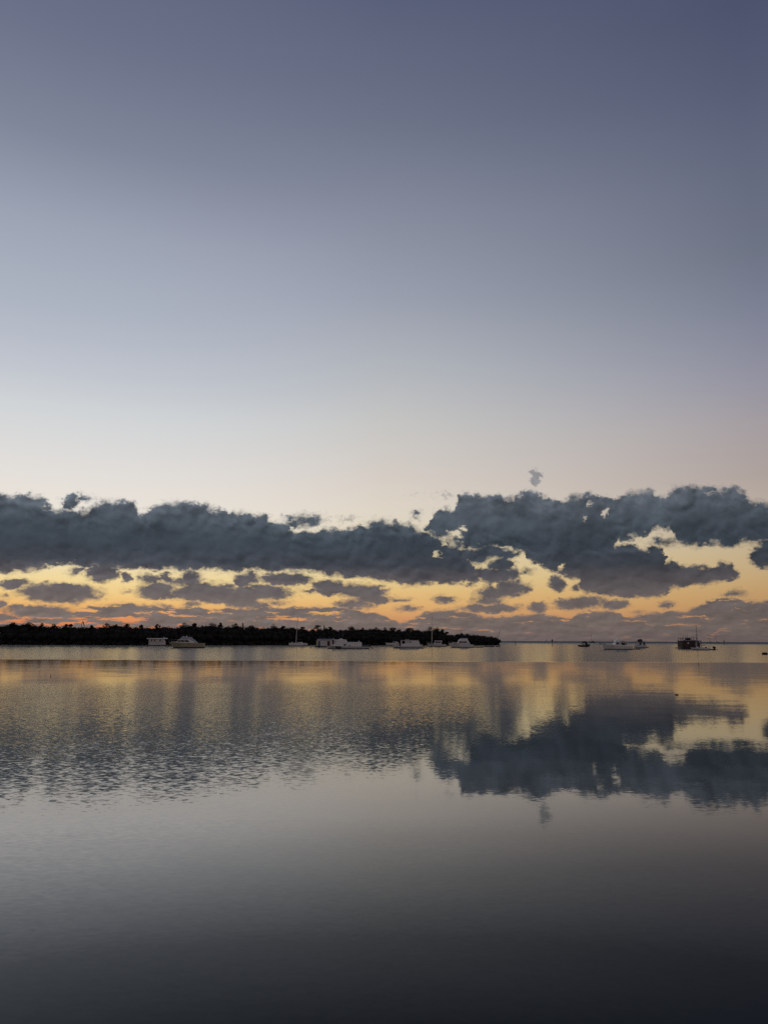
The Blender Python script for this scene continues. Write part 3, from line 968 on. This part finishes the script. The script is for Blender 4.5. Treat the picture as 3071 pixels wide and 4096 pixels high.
c.windows([[(1396.5, 2581), (1401, 2581), (1401, 2584.4), (1396.5, 2584.4)]], -1.53, 'glass', low_)
c.box_px('doorway', 1329.6, 2559.6, 1336.5, 2578, -1.67, -1.6, 'navy', cab)
c.box_px('wall_vent', 1339, 2565, 1348, 2566, -1.64, -1.58, 'black', cab)
c.box_px('wall_vent', 1339, 2568.4, 1346, 2569.4, -1.64, -1.58, 'black', cab)
c.tube('signal_mast', [[(1369, 2558, 0), (1369.2, 2544, 0)], [(1369.2, 2544, 0), (1372.5, 2534, 0)]], 0.07, 'darkmetal')
c.prism('mast_flag', [(1371, 2540), (1371, 2534), (1375, 2534), (1374.6, 2539)], -0.02, 0.02, 'brown')
c.prism('cockpit_cover', [(1447, 2585.6), (1448, 2580), (1456, 2581), (1466, 2580.2), (1472, 2585.6)], -1.3, 1.3, 'teal', bevel=0.1)
c.box_px('roof_vent', 1433.5, 2563.5, 1437.5, 2568.4, -0.3, 0.3, 'dull_white')
c.outboard(1478, 2586)

# 7 small cruiser behind
c = Craft('small_cruiser', 'small white cuddy cruiser half hidden behind the bow of the lettered houseboat', 'motorboat', 1568, 2582.5)
c.hull([(1541, 2571), (1560, 2572), (1595, 2573.5)], 1546, 1594, 'L', 2.4, 'white', 0.2)
cab = c.prism('cuddy', [(1557, 2572.6), (1569, 2571.4), (1574, 2566), (1588, 2566.6), (1594, 2571), (1593, 2574)], -1.0, 1.0, 'dull_white', inset=0.12, bevel=0.06)
c.windows([[(1571, 2571), (1574.6, 2567.4), (1580, 2567.5), (1580, 2571)]], -0.94, 'glass', cab)

# 8 lettered houseboat
c = Craft('houseboat', 'white pontoon houseboat with dark lettering, one square window and a slanted right end', 'houseboat', 1634, 2592.5)
for yc in (-1.3, 1.3):
    c.hull([(1570, 2586.5), (1600, 2586.8), (1692, 2587.2)], 1576, 1692, 'L', 0.95, 'dull_white', 0.22, part='pontoon', yc=yc, stern_w=1.0)
c.box_px('deck', 1573, 2584.6, 1693, 2586.6, -1.75, 1.75, 'dull_white')
cab = c.prism('cabin', [(1603, 2584.5), (1603, 2562.2), (1673.5, 2562.2), (1679, 2578), (1680, 2584.5)], -1.6, 1.6, 'white', inset=0.05, bevel=0.03)
c.windows([[(1606.5, 2563.8), (1619, 2563.8), (1619, 2575.2), (1606.5, 2575.2)]], -1.58, 'glass', cab)
c.prism('window_frame', [(1605, 2562.6), (1620.4, 2562.6), (1620.4, 2576.6), (1605, 2576.6)], -1.61, -1.585, 'roof', cab)
# two dark painted words, too small in the photo to make out
for w0, strokes in ((1621.3, ((0, 0, .7, 4), (0, 0, 2, .8), (2.6, .8, 3.3, 4), (3.6, 0, 4.4, 2.4), (4.6, 2, 5.2, 4), (5.6, 0, 6.2, 4), (5.6, 3.3, 7.4, 4), (7.9, 0, 8.5, 4), (7.9, 3.3, 9.6, 4))),
                    (1634, ((0, 0, .9, 4), (.9, .6, 1.8, 2.6), (1.9, 0, 2.8, 4), (3.2, 0, 4.1, 4), (3.2, 0, 5.4, .9), (3.2, 3.1, 5.4, 4), (4.6, .4, 5.4, 3.6), (6, 0, 6.9, 4), (6.9, 1.6, 8, 2.4), (8, 0, 8.6, 4), (10.4, .4, 11, 3.6), (12, .8, 12.6, 3.2)))):
    lt = MB()
    for a, b_, e_, d_ in strokes:
        lt.prism(c.poly([(w0 + a, 2566.6 + b_), (w0 + e_, 2566.6 + b_), (w0 + e_, 2566.6 + d_), (w0 + a, 2566.6 + d_)]), -1.605, -1.565)
    lt.build('lettering', M['black'], cab)
c.box_px('porch_roof', 1571, 2559.8, 1603, 2561.6, -1.7, 1.7, 'navy')
c.box_px('cabin_roof', 1601, 2560.9, 1675, 2562.1, -1.7, 1.7, 'dull_white')
c.tube('porch_post', [(1574, 2561, -1.6), (1574, 2585, -1.6)], 0.05, 'darkmetal')
c.tube('porch_post', [(1588, 2561, -1.6), (1588, 2585, -1.6)], 0.05, 'darkmetal')
c.box_px('porch_panel', 1574, 2577, 1596, 2584.5, -1.62, -1.56, 'dull_white')
c.box_px('doorway', 1596.5, 2562.5, 1602.5, 2584.4, -1.5, -1.4, 'black')
c.prism('roof_bundle', [(1622, 2560.8), (1622, 2557.4), (1628, 2556.6), (1630, 2559), (1632, 2555.4), (1635, 2556), (1636, 2560.8)], -0.5, 0.5, 'buoy', bevel=0.08)
c.box_px('stern_locker', 1681, 2578.5, 1689, 2584.4, -1.5, 1.5, 'dull_white', bevel=0.05)
c.outboard(1692, 2585)

# 9 sailboat with hardtop
c = Craft('sailboat', 'grey-white sailboat with a small hardtop shelter and tall bare mast', 'sailboat', 1745, 2586.5)
c.hull([(1706, 2572.5), (1725, 2575), (1760, 2577), (1783.5, 2577)], 1716, 1783, 'L', 2.7, 'dull_white', 0.18)
cab = c.prism('shelter', [(1733, 2576.5), (1741, 2564.6), (1766, 2564.6), (1765, 2577)], -1.0, 1.0, 'dull_white', inset=0.1)
c.windows([[(1739, 2572), (1743, 2566.4), (1750, 2566.4), (1750, 2572)], [(1752, 2572), (1752, 2566.4), (1759, 2566.4), (1762, 2571)]], -1.0, 'glass', cab)
c.box_px('hardtop', 1738, 2562.8, 1768, 2564.5, -1.15, 1.15, 'roof')
c.tube('mast', [(1727, 2576, 0), (1727.6, 2520, 0), (1728, 2464, 0)], 0.13, 'metal', r2=0.10)
c.tube('rigging', [[(1728, 2466, 0), (1708, 2573, 0)], [(1728, 2466, 0), (1782, 2576.5, 0)]], 0.010, 'darkmetal')
c.tube('bow_rail', [[(1706.5, 2568, -0.1), (1716, 2568.6, -0.7), (1724, 2570, -1.0)], [(1707, 2568, -0.1), (1707, 2573, -0.1)], [(1716, 2568.6, -0.7), (1716, 2574, -0.7)]], 0.03, 'metal')

# 10 sport fishing cruiser
c = Craft('cabin_cruiser', 'white flybridge cruiser with a rounded top deck before the low end of the mangroves', 'motorboat', 1845, 2590)
c.hull([(1792, 2572.5), (1815, 2572.6), (1855, 2574.5), (1880, 2577.5), (1893.5, 2579)], 1804, 1892, 'L', 3.5, 'white', 0.22)
c.prism('foredeck', [(1803, 2573), (1812, 2570.6), (1828, 2571), (1830, 2574)], -0.9, 0.9, 'white', bevel=0.06)
cab = c.prism('cabin', [(1827, 2574), (1834, 2564.6), (1872, 2565), (1880, 2577), (1850, 2575)], -1.4, 1.4, 'white', inset=0.12, bevel=0.04)
c.windows([[(1832, 2571.4), (1836, 2565.8), (1848, 2565.8), (1848, 2571.4)], [(1849.5, 2571.4), (1849.5, 2565.8), (1864, 2566), (1867, 2571.6)]], -1.36, 'glass', cab)
c.prism('flybridge', [(1831, 2564.4), (1838, 2558), (1842, 2555), (1868, 2554.6), (1872, 2565)], -1.3, 1.3, 'white', inset=0.15, bevel=0.08)
c.box_px('flybridge_top', 1844, 2552.6, 1868, 2553.8, -1.1, 1.1, 'canvas')
c.tube('top_post', [(1846, 2553.5, -1.0), (1845, 2556, -1.1)], 0.03, 'metal')
c.tube('top_post', [(1866, 2553.5, -1.0), (1867, 2556, -1.1)], 0.03, 'metal')
c.box_px('rub_rail', 1812, 2574.6, 1890, 2575.4, -1.74, -1.68, 'navy')
c.tube('bow_rail', [[(1790, 2568, -0.1), (1808, 2567, -0.9), (1826, 2567.6, -1.3)], [(1795, 2568, -0.3), (1796, 2573, -0.3)], [(1808, 2567, -0.9), (1808, 2573, -0.9)]], 0.018, 'metal')
skiff('low dark skiff lying astern of the white cruiser with the rounded top deck', 1895, 1934, 2586.6, 2590, 'brown', 'R', 1.4)
skiff('flat dark workboat moored under the mangroves at the island point', 1936, 1978, 2584.4, 2587.6, 'brown', 'R', 1.5, motor=None)
skiff('short reddish skiff drifting just off the tip of the island', 1981, 2000, 2584.8, 2587.6, 'redwood', 'R', 1.3)

# 11 stranded yacht whose mast leans behind the last bushes
c = Craft('stranded_yacht', 'wrecked yacht with a leaning bare mast, hidden behind the last mangrove bushes', 'sailboat', 1975, 2579)
c.o.location += Vector((c.p.x, c.p.y, 0)).normalized() * 14
c.hull([(1955, 2571), (1975, 2572.5), (1992, 2573)], 1958, 1990, 'L', 2.4, 'dull_white', 0.2)
c.tube('mast', [(1982, 2573, 0), (1992, 2546, 0), (2001.6, 2518, 0)], 0.14, 'darkmetal', r2=0.10)

# 12 channel marks
def daymark(label, px, top, wl, shape, m_, w_px, group=None):
    c = Craft('channel_marker', label, 'channel marker', px, wl, group)
    hh = (wl - top)
    c.tube('pile', [(px, wl + 3, 0), (px, top + hh * 0.2, 0)], max(0.13, 0.9 * c.s), 'pile')
    if shape == 'tri':
        c.prism('daymark_board', [(px - w_px, top + hh * 0.45), (px + w_px, top + hh * 0.45), (px, top)], -0.30, -0.22, m_)
    else:
        c.prism('daymark_board', [(px - w_px, top + hh * 0.3), (px + w_px, top + hh * 0.3), (px + w_px, top), (px - w_px, top)], -0.30, -0.22, m_)
    c.box_px('light_box', px - 1, top - 0.6, px + 1, top + hh * 0.12, -0.15, 0.15, 'black')


daymark('triangular red channel marker on a pile nearest the island point', 2061, 2565, 2580, 'tri', 'red', 3.2)
daymark('tall square green channel marker on a pile in the middle of the open bay', 2207.5, 2558.5, 2582.5, 'sq', 'green', 3.0)
daymark('faint tiny channel marker on the horizon left of the tall square green one', 2183, 2560.5, 2567.5, 'sq', 'darkmetal', 1.3)
daymark('faint tiny channel marker on the horizon above the pilothouse boat bow', 2449, 2560.5, 2568.8, 'sq', 'darkmetal', 1.0)
daymark('green square channel marker right of the distant ketches', 2894, 2563, 2579, 'sq', 'green', 2.2)

# 13 small bimini boat
c = Craft('bimini_boat', 'small dark-hulled boat under a dark bimini top, alone left of the pilothouse boat', 'motorboat', 2334, 2586.5)
c.hull([(2309.5, 2579.5), (2325, 2580.5), (2355, 2580)], 2312, 2354, 'L', 2.1, 'brown', 0.14, stern_w=0.95)
c.prism('bimini_top', [(2326.5, 2573), (2329, 2567), (2333, 2565), (2342, 2565), (2345, 2569), (2346, 2573.2), (2338, 2571.6)], -0.95, 0.95, 'navy', bevel=0.05)
c.prism('aft_curtain', [(2340, 2572), (2345.5, 2571), (2350, 2580), (2341, 2580)], -0.9, 0.9, 'navy')
c.prism('windscreen', [(2326, 2579.6), (2329, 2574.5), (2332, 2573.6), (2335, 2579.6)], -0.8, 0.8, 'canvas')
c.tube('bimini_frame', [(2324.5, 2580, -0.9), (2327, 2572, -0.9)], 0.04, 'black')
c.tube('bimini_frame', [(2339, 2580, -0.9), (2341, 2572, -0.9)], 0.04, 'black')
c.prism('outboard_motor', [(2352, 2582), (2352.5, 2576), (2357, 2575.5), (2357.5, 2580), (2356, 2586)], -0.25, 0.25, 'black', bevel=0.04)

# 14 distant yachts
def yacht(label, x0, x1, wl, mast, top, cabin, second=None, lean=0.0, m_='dull_white'):
    c = Craft('distant_yacht', label, 'sailboat', (x0 + x1) / 2, wl)
    hh = 4.2
    c.hull([(x0, wl - hh), ((x0 + x1) / 2, wl - hh + 1.0), (x1, wl - hh + 0.6)], x0 + 2.2, x1 - 0.6, 'L', 4.0, m_, 0.5)
    c.prism('cabin', [(cabin[0], wl - 3.4), (cabin[0] + 1.5, wl - 5.6), (cabin[1] - 1, wl - 5.6), (cabin[1], wl - 3.4)], -1.2, 1.2, m_)
    c.tube('mast', [(mast, wl - 3, 0), (mast + lean, top, 0)], 0.22, 'darkmetal')
    c.tube('boom', [(mast, wl - 6.2, 0), (mast + 8, wl - 6.0, 0)], 0.2, 'navy')
    c.tube('rigging', [[(mast + lean, top, 0), (x0, wl - hh, 0)], [(mast + lean, top, 0), (x1, wl - hh, 0)]], 0.03, 'darkmetal')
    if second:
        c.tube('mizzen_mast', [(second[0], wl - 3, 0), (second[0], second[1], 0)], 0.16, 'darkmetal')


yacht('tiny dark sailboat on the horizon just right of the bimini boat', 2354.5, 2380, 2570.5, 2365, 2539, (2366, 2374), m_='navy')
yacht('hazy distant ketch on the horizon, the left of the two right of the brown houseboat', 2826, 2851, 2572.6, 2835.5, 2536, (2836, 2846), (2827.5, 2562), m_='canvas')
yacht('hazy distant ketch with a raked mast on the horizon, left of the green square marker', 2852, 2881, 2573, 2865, 2535, (2862, 2874), (2856, 2553), lean=-3.5, m_='canvas')

# 15 pilothouse boat
c = Craft('pilothouse_boat', 'large white pilothouse motorboat with a covered bundle on its roof and a high pointed bow', 'motorboat', 2462, 2598)
c.hull([(2404, 2575), (2420, 2577.6), (2455, 2582), (2500, 2584), (2526, 2585.8)], 2415, 2523, 'L', 3.3, 'white', 0.22, stern_w=0.85)
c.tube('bowsprit', [(2396, 2575, 0), (2406, 2576, 0)], 0.10, 'brown')
c.prism('anchor_windlass', [(2411, 2576.6), (2413, 2574), (2417, 2574.2), (2419, 2578)], -0.25, 0.25, 'darkmetal')
c.prism('trunk_cabin', [(2426, 2579), (2434, 2577.4), (2455, 2578), (2456, 2582.5)], -0.9, 0.9, 'white', inset=0.1, bevel=0.04)
cab = c.prism('pilothouse', [(2452, 2582.5), (2459, 2569.6), (2502, 2569.2), (2507, 2584.2)], -1.3, 1.3, 'white', inset=0.1)
c.windows([[(2457.5, 2577.5), (2461.5, 2570.6), (2470.5, 2570.6), (2467.5, 2578)], [(2469, 2579.5), (2472.5, 2576), (2474.5, 2580)], [(2477.5, 2571), (2494.5, 2571), (2494.5, 2580.6), (2481.5, 2580.6)], [(2496, 2571), (2499.5, 2571), (2501, 2578), (2496, 2578)]], -1.27, 'glass', cab)
c.box_px('pilothouse_roof', 2455, 2567.2, 2506, 2569.0, -1.5, 1.5, 'roof')
c.prism('roof_bundle', [(2458, 2567), (2460, 2561), (2464, 2560.4), (2468, 2557), (2476, 2558.6), (2480, 2561), (2484, 2562), (2480, 2567)], -0.8, 0.8, 'roof', bevel=0.15)
c.tube('roof_rack', [[(2482, 2564.6, -1.2), (2504, 2567, -1.2)], [(2482, 2564.6, 1.2), (2504, 2567, 1.2)]], 0.05, 'brown')
c.box_px('porthole', 2442, 2583.0, 2445.5, 2584.4, -1.52, -1.40, 'glass')
c.box_px('porthole', 2459, 2584.2, 2463, 2585.8, -1.68, -1.55, 'glass')
c.tube('anchor_line', [[(2397, 2576, 0), (2395.5, 2589, 0)], [(2395.5, 2589, 0), (2394, 2598.6, 0)]], 0.03, 'darkmetal')
skiff('low reddish skiff tied astern of the pilothouse boat', 2524, 2559, 2594.4, 2597.6, 'redwood', 'R', 1.2)

# 17 trawler seen end-on
c = Craft('trawler_yacht', 'dark tubby trawler seen stern-on with gear piled on its roof, right of the pilothouse boat', 'motorboat', 2560, 2590.5)
c.hull([(2542.5, 2583), (2552, 2581.5), (2568, 2581.5), (2577.5, 2583)], 2546, 2575, None, 6.5, 'dull_white', 0.2)
cab = c.prism('deckhouse', [(2547, 2581.6), (2548, 2568.5), (2572.5, 2568.5), (2574, 2581.6)], -2.6, 2.2, 'canvas', inset=0.2)
c.windows([[(2550, 2572.5), (2556, 2572.5), (2556, 2578.5), (2550, 2578.5)], [(2563.5, 2572.5), (2570, 2572.5), (2570, 2578.5), (2563.5, 2578.5)]], -2.55, 'glass', cab)
c.box_px('door', 2557.2, 2572, 2562.4, 2581.4, -2.66, -2.5, 'white', cab)
c.box_px('deckhouse_roof', 2546.5, 2566.4, 2573.5, 2568.4, -3.0, 2.4, 'navy')
c.box_px('roof_locker', 2548, 2558.5, 2552.5, 2566.2, -1.2, -0.2, 'brown', bevel=0.05)
c.prism('roof_bundle', [(2555.5, 2566.3), (2556, 2557.6), (2560, 2556.2), (2564, 2559), (2565.5, 2566.3)], -1.4, 0.4, 'navy', bevel=0.1)
skiff('dark dinghy tied to the right side of the tubby trawler', 2576, 2594, 2588.2, 2590.4, 'navy', 'R', 1.3)

# 18 brown houseboat with roof terrace
c = Craft('houseboat', 'dark brown two-level houseboat with a railed roof terrace and poles', 'houseboat', 2752, 2594)
c.box_px('float_deck', 2710.5, 2590, 2797, 2593.6, -3.0, 3.0, 'black', bevel=0.04)
wl_ = c.box_px('cabin_wall', 2719, 2564, 2784, 2589.8, -2.5, 2.5, 'brown')
c.box_px('roof', 2716, 2562.2, 2790, 2563.9, -2.8, 2.8, 'canvas')
c.prism('roof_end', [(2790, 2563.9), (2790, 2562.4), (2797, 2565), (2797, 2566)], -2.6, 2.6, 'canvas')
c.disc('porthole', 2741.5, 2572.4, 0.28, -2.54, 'roof', wl_)
c.box_px('door', 2731.5, 2568.5, 2738, 2589.6, -2.56, -2.5, 'redwood', wl_)
c.box_px('doorway', 2770.5, 2566, 2776, 2589, -2.57, -2.5, 'canvas', wl_)
c.box_px('side_panel', 2783.8, 2571.5, 2790, 2589.8, -2.2, -2.1, 'redwood')
c.tube('porch_post', [(2793, 2565.6, -2.4), (2793.5, 2590, -2.4)], 0.09, 'redwood')
for px, pt in ((2714, 2563), (2719, 2554)):
    c.tube('stair_post', [(px, pt, -2.7), (px + 0.6, 2590, -2.7)], 0.09, 'brown')
rail = [[(2714, 2560, -2.6), (2719.5, 2553, -2.6), (2724, 2552.4, -2.6), (2776, 2552.4, -2.6)], [(2724, 2552.4, 2.6), (2776, 2552.4, 2.6)], [(2724, 2552.4, -2.6), (2724, 2552.4, 2.6)], [(2776, 2552.4, -2.6), (2776, 2552.4, 2.6)]]
for px in (2724, 2732, 2740, 2762, 2776):
    rail += [[(px, 2552.4, -2.6), (px, 2562.4, -2.6)], [(px, 2552.4, 2.6), (px, 2562.4, 2.6)]]
c.tube('terrace_rail', rail, 0.07, 'brown')
c.box_px('terrace_kickboard', 2724, 2559.6, 2772, 2562.0, -2.7, -2.62, 'redwood')
c.prism('upturned_dinghy', [(2742, 2560), (2743, 2555.4), (2747, 2553), (2756, 2553), (2759.5, 2556), (2760, 2560)], -1.0, 0.8, 'navy', bevel=0.1)
for px, y in ((2724.5, -2.6), (2746, 0.5), (2752.5, 0.5), (2775, -2.6)):
    c.tube('terrace_pole', [(px, 2562.4, y), (px, 2537, y)], 0.045, 'darkmetal')
c.box_px('gangplank', 2794, 2580.4, 2818.5, 2582.0, -0.6, 0.4, 'navy')

# 19 little white sloop in front of it
c = Craft('sailboat', 'little white sloop with a thin bare mast moored in front of the brown houseboat', 'sailboat', 2800, 2600.5)
c.hull([(2759.5, 2589.6), (2780, 2590.6), (2810, 2591.8), (2835, 2592)], 2768, 2834, 'L', 2.1, 'white', 0.18)
cab = c.prism('cabin', [(2783, 2591.4), (2788, 2588), (2806, 2588.2), (2812, 2591.8)], -0.7, 0.7, 'dull_white', inset=0.08, bevel=0.05)
c.windows([[(2790, 2590.4), (2791, 2589), (2797, 2589), (2797, 2590.4)]], -0.68, 'glass', cab)
c.prism('cockpit_crate', [(2819, 2591.6), (2819.5, 2587.4), (2824, 2587.6), (2824.5, 2591.6)], -0.35, 0.35, 'redwood')
c.tube('mast', [(2790, 2588.6, 0), (2789, 2545, 0), (2787.6, 2502, 0)], 0.075, 'darkmetal', r2=0.055)
c.tube('rigging', [[(2787.7, 2503, 0), (2760.5, 2589.5, 0)], [(2787.7, 2503, 0), (2834, 2591.8, 0)]], 0.008, 'darkmetal')
c.tube('stern_rail', [[(2826, 2584.6, -0.7), (2838, 2585, -0.6)], [(2827, 2584.6, -0.7), (2828, 2592, -0.8)], [(2836, 2584.8, -0.6), (2834, 2592, -0.8)]], 0.025, 'metal')
skiff('black dinghy with a tilted outboard at the stern of the little white sloop', 2836, 2858, 2596.5, 2600, 'black', 'L', 1.2, motor=(2856, 2595))

# 22 dark drum and the small floats
c = Craft('drum_float', 'black barrel float lying low on the water at the right edge', 'float', 3057, 2618.3)
x0_, x1_ = c.q(3046.5, 0)[0], c.q(3067, 0)[0]
db = MB()
n = 14
for i, (xx, rr) in enumerate(((x0_, 0.20), (x0_ + 0.03, 0.23), (x0_ + 0.35, 0.235), (x0_ + 0.38, 0.25), (x0_ + 0.42, 0.235), (x1_ - 0.42, 0.235), (x1_ - 0.38, 0.25), (x1_ - 0.35, 0.235), (x1_ - 0.03, 0.23), (x1_, 0.20))):
    db.v += [(xx, rr * math.cos(2 * math.pi * k / n), 0.19 + rr * math.sin(2 * math.pi * k / n)) for k in range(n)]
for i in range(9):
    db.f += [(i * n + k, i * n + (k + 1) % n, (i + 1) * n + (k + 1) % n, (i + 1) * n + k) for k in range(n)]
db.f += [tuple(range(n)), tuple(range(9 * n, 10 * n))]
db.build('drum', M['black'], c.o)
c.tube('marker_rod', [(3062.5, 2610, 0), (3062.5, 2601.5, 0)], 0.02, 'darkmetal')

bc = Craft('trap_float', 'lone dark float with a short spike, far left off the mangrove shore', 'buoy', 116.5, 2589.5)
MB().lathe([(0.08, -0.12), (0.22, -0.04), (0.24, 0.1), (0.14, 0.2), (0.05, 0.24)], 10).build('float', M['black'], bc.o, True)
MB().lathe([(0.05, 0.23), (0.05, 0.4), (0.02, 0.46)], 6).build('spike', M['black'], bc.o)
bc = Craft('snag', 'bent stick poking out of the calm water at far left', 'stick', 204.5, 2706)
MB().tube([(0, 0, -0.1), (0.0, 0, 0.05), (0.01, 0, 0.09), (-0.03, 0, 0.12)], 0.03, 6, 0.018).build('stick', M['pile'], bc.o)
bc = Craft('driftwood', 'small dark two-humped piece of driftwood floating on the right', 'driftwood', 2706, 2780)
MB().tube([(-0.075, 0, -0.01), (-0.055, 0, 0.035), (-0.02, 0, 0.02), (0.0, 0, 0.0), (0.02, 0, 0.02), (0.05, 0, 0.04), (0.07, 0, -0.01)], 0.022, 7).build('wood', M['pile'], bc.o)

# crane beyond the trees
q = shore(338)
q = q + Vector((q.x, q.y, 0)).normalized() * 26
cr = bpy.data.objects.new('mobile_crane', None)
COL.objects.link(cr)
cr.location = (q.x, q.y, 0.4)
tag(cr, 'crane with a slanted red and white boom showing above the mangroves', 'crane')
sc = q.length / FPX * 0.97


def cp(px, py):
    return ((px - 338) * sc, 0.0, height_at(q, px, py) - 0.4)


MB().box(1.0, 4.2, -1.2, 1.2, 0.6, 2.2).build('crane_body', M['red'], cr)
MB().box(0.6, 4.6, -1.4, -0.9, 0.0, 0.6).box(0.6, 4.6, 0.9, 1.4, 0.0, 0.6).build('tracks', M['black'], cr)
b0, b1 = Vector((2.6, 0, 1.8)), Vector(cp(326.5, 2485.5))
for i in range(6):
    p0, p1 = b0.lerp(b1, i / 6), b0.lerp(b1, (i + 1) / 6)
    MB().tube([p0, p1], 0.26, 4).build('boom_section', M['red'] if i % 2 else M['roof'], cr)
MB().tube([b1, Vector(cp(322.5, 2510))], 0.05, 4).build('hoist_cable', M['darkmetal'], cr)
MB().tube([Vector((-1.6, 0, 0)), Vector(cp(323.2, 2489))], 0.1, 5).build('jib_mast', M['darkmetal'], cr)
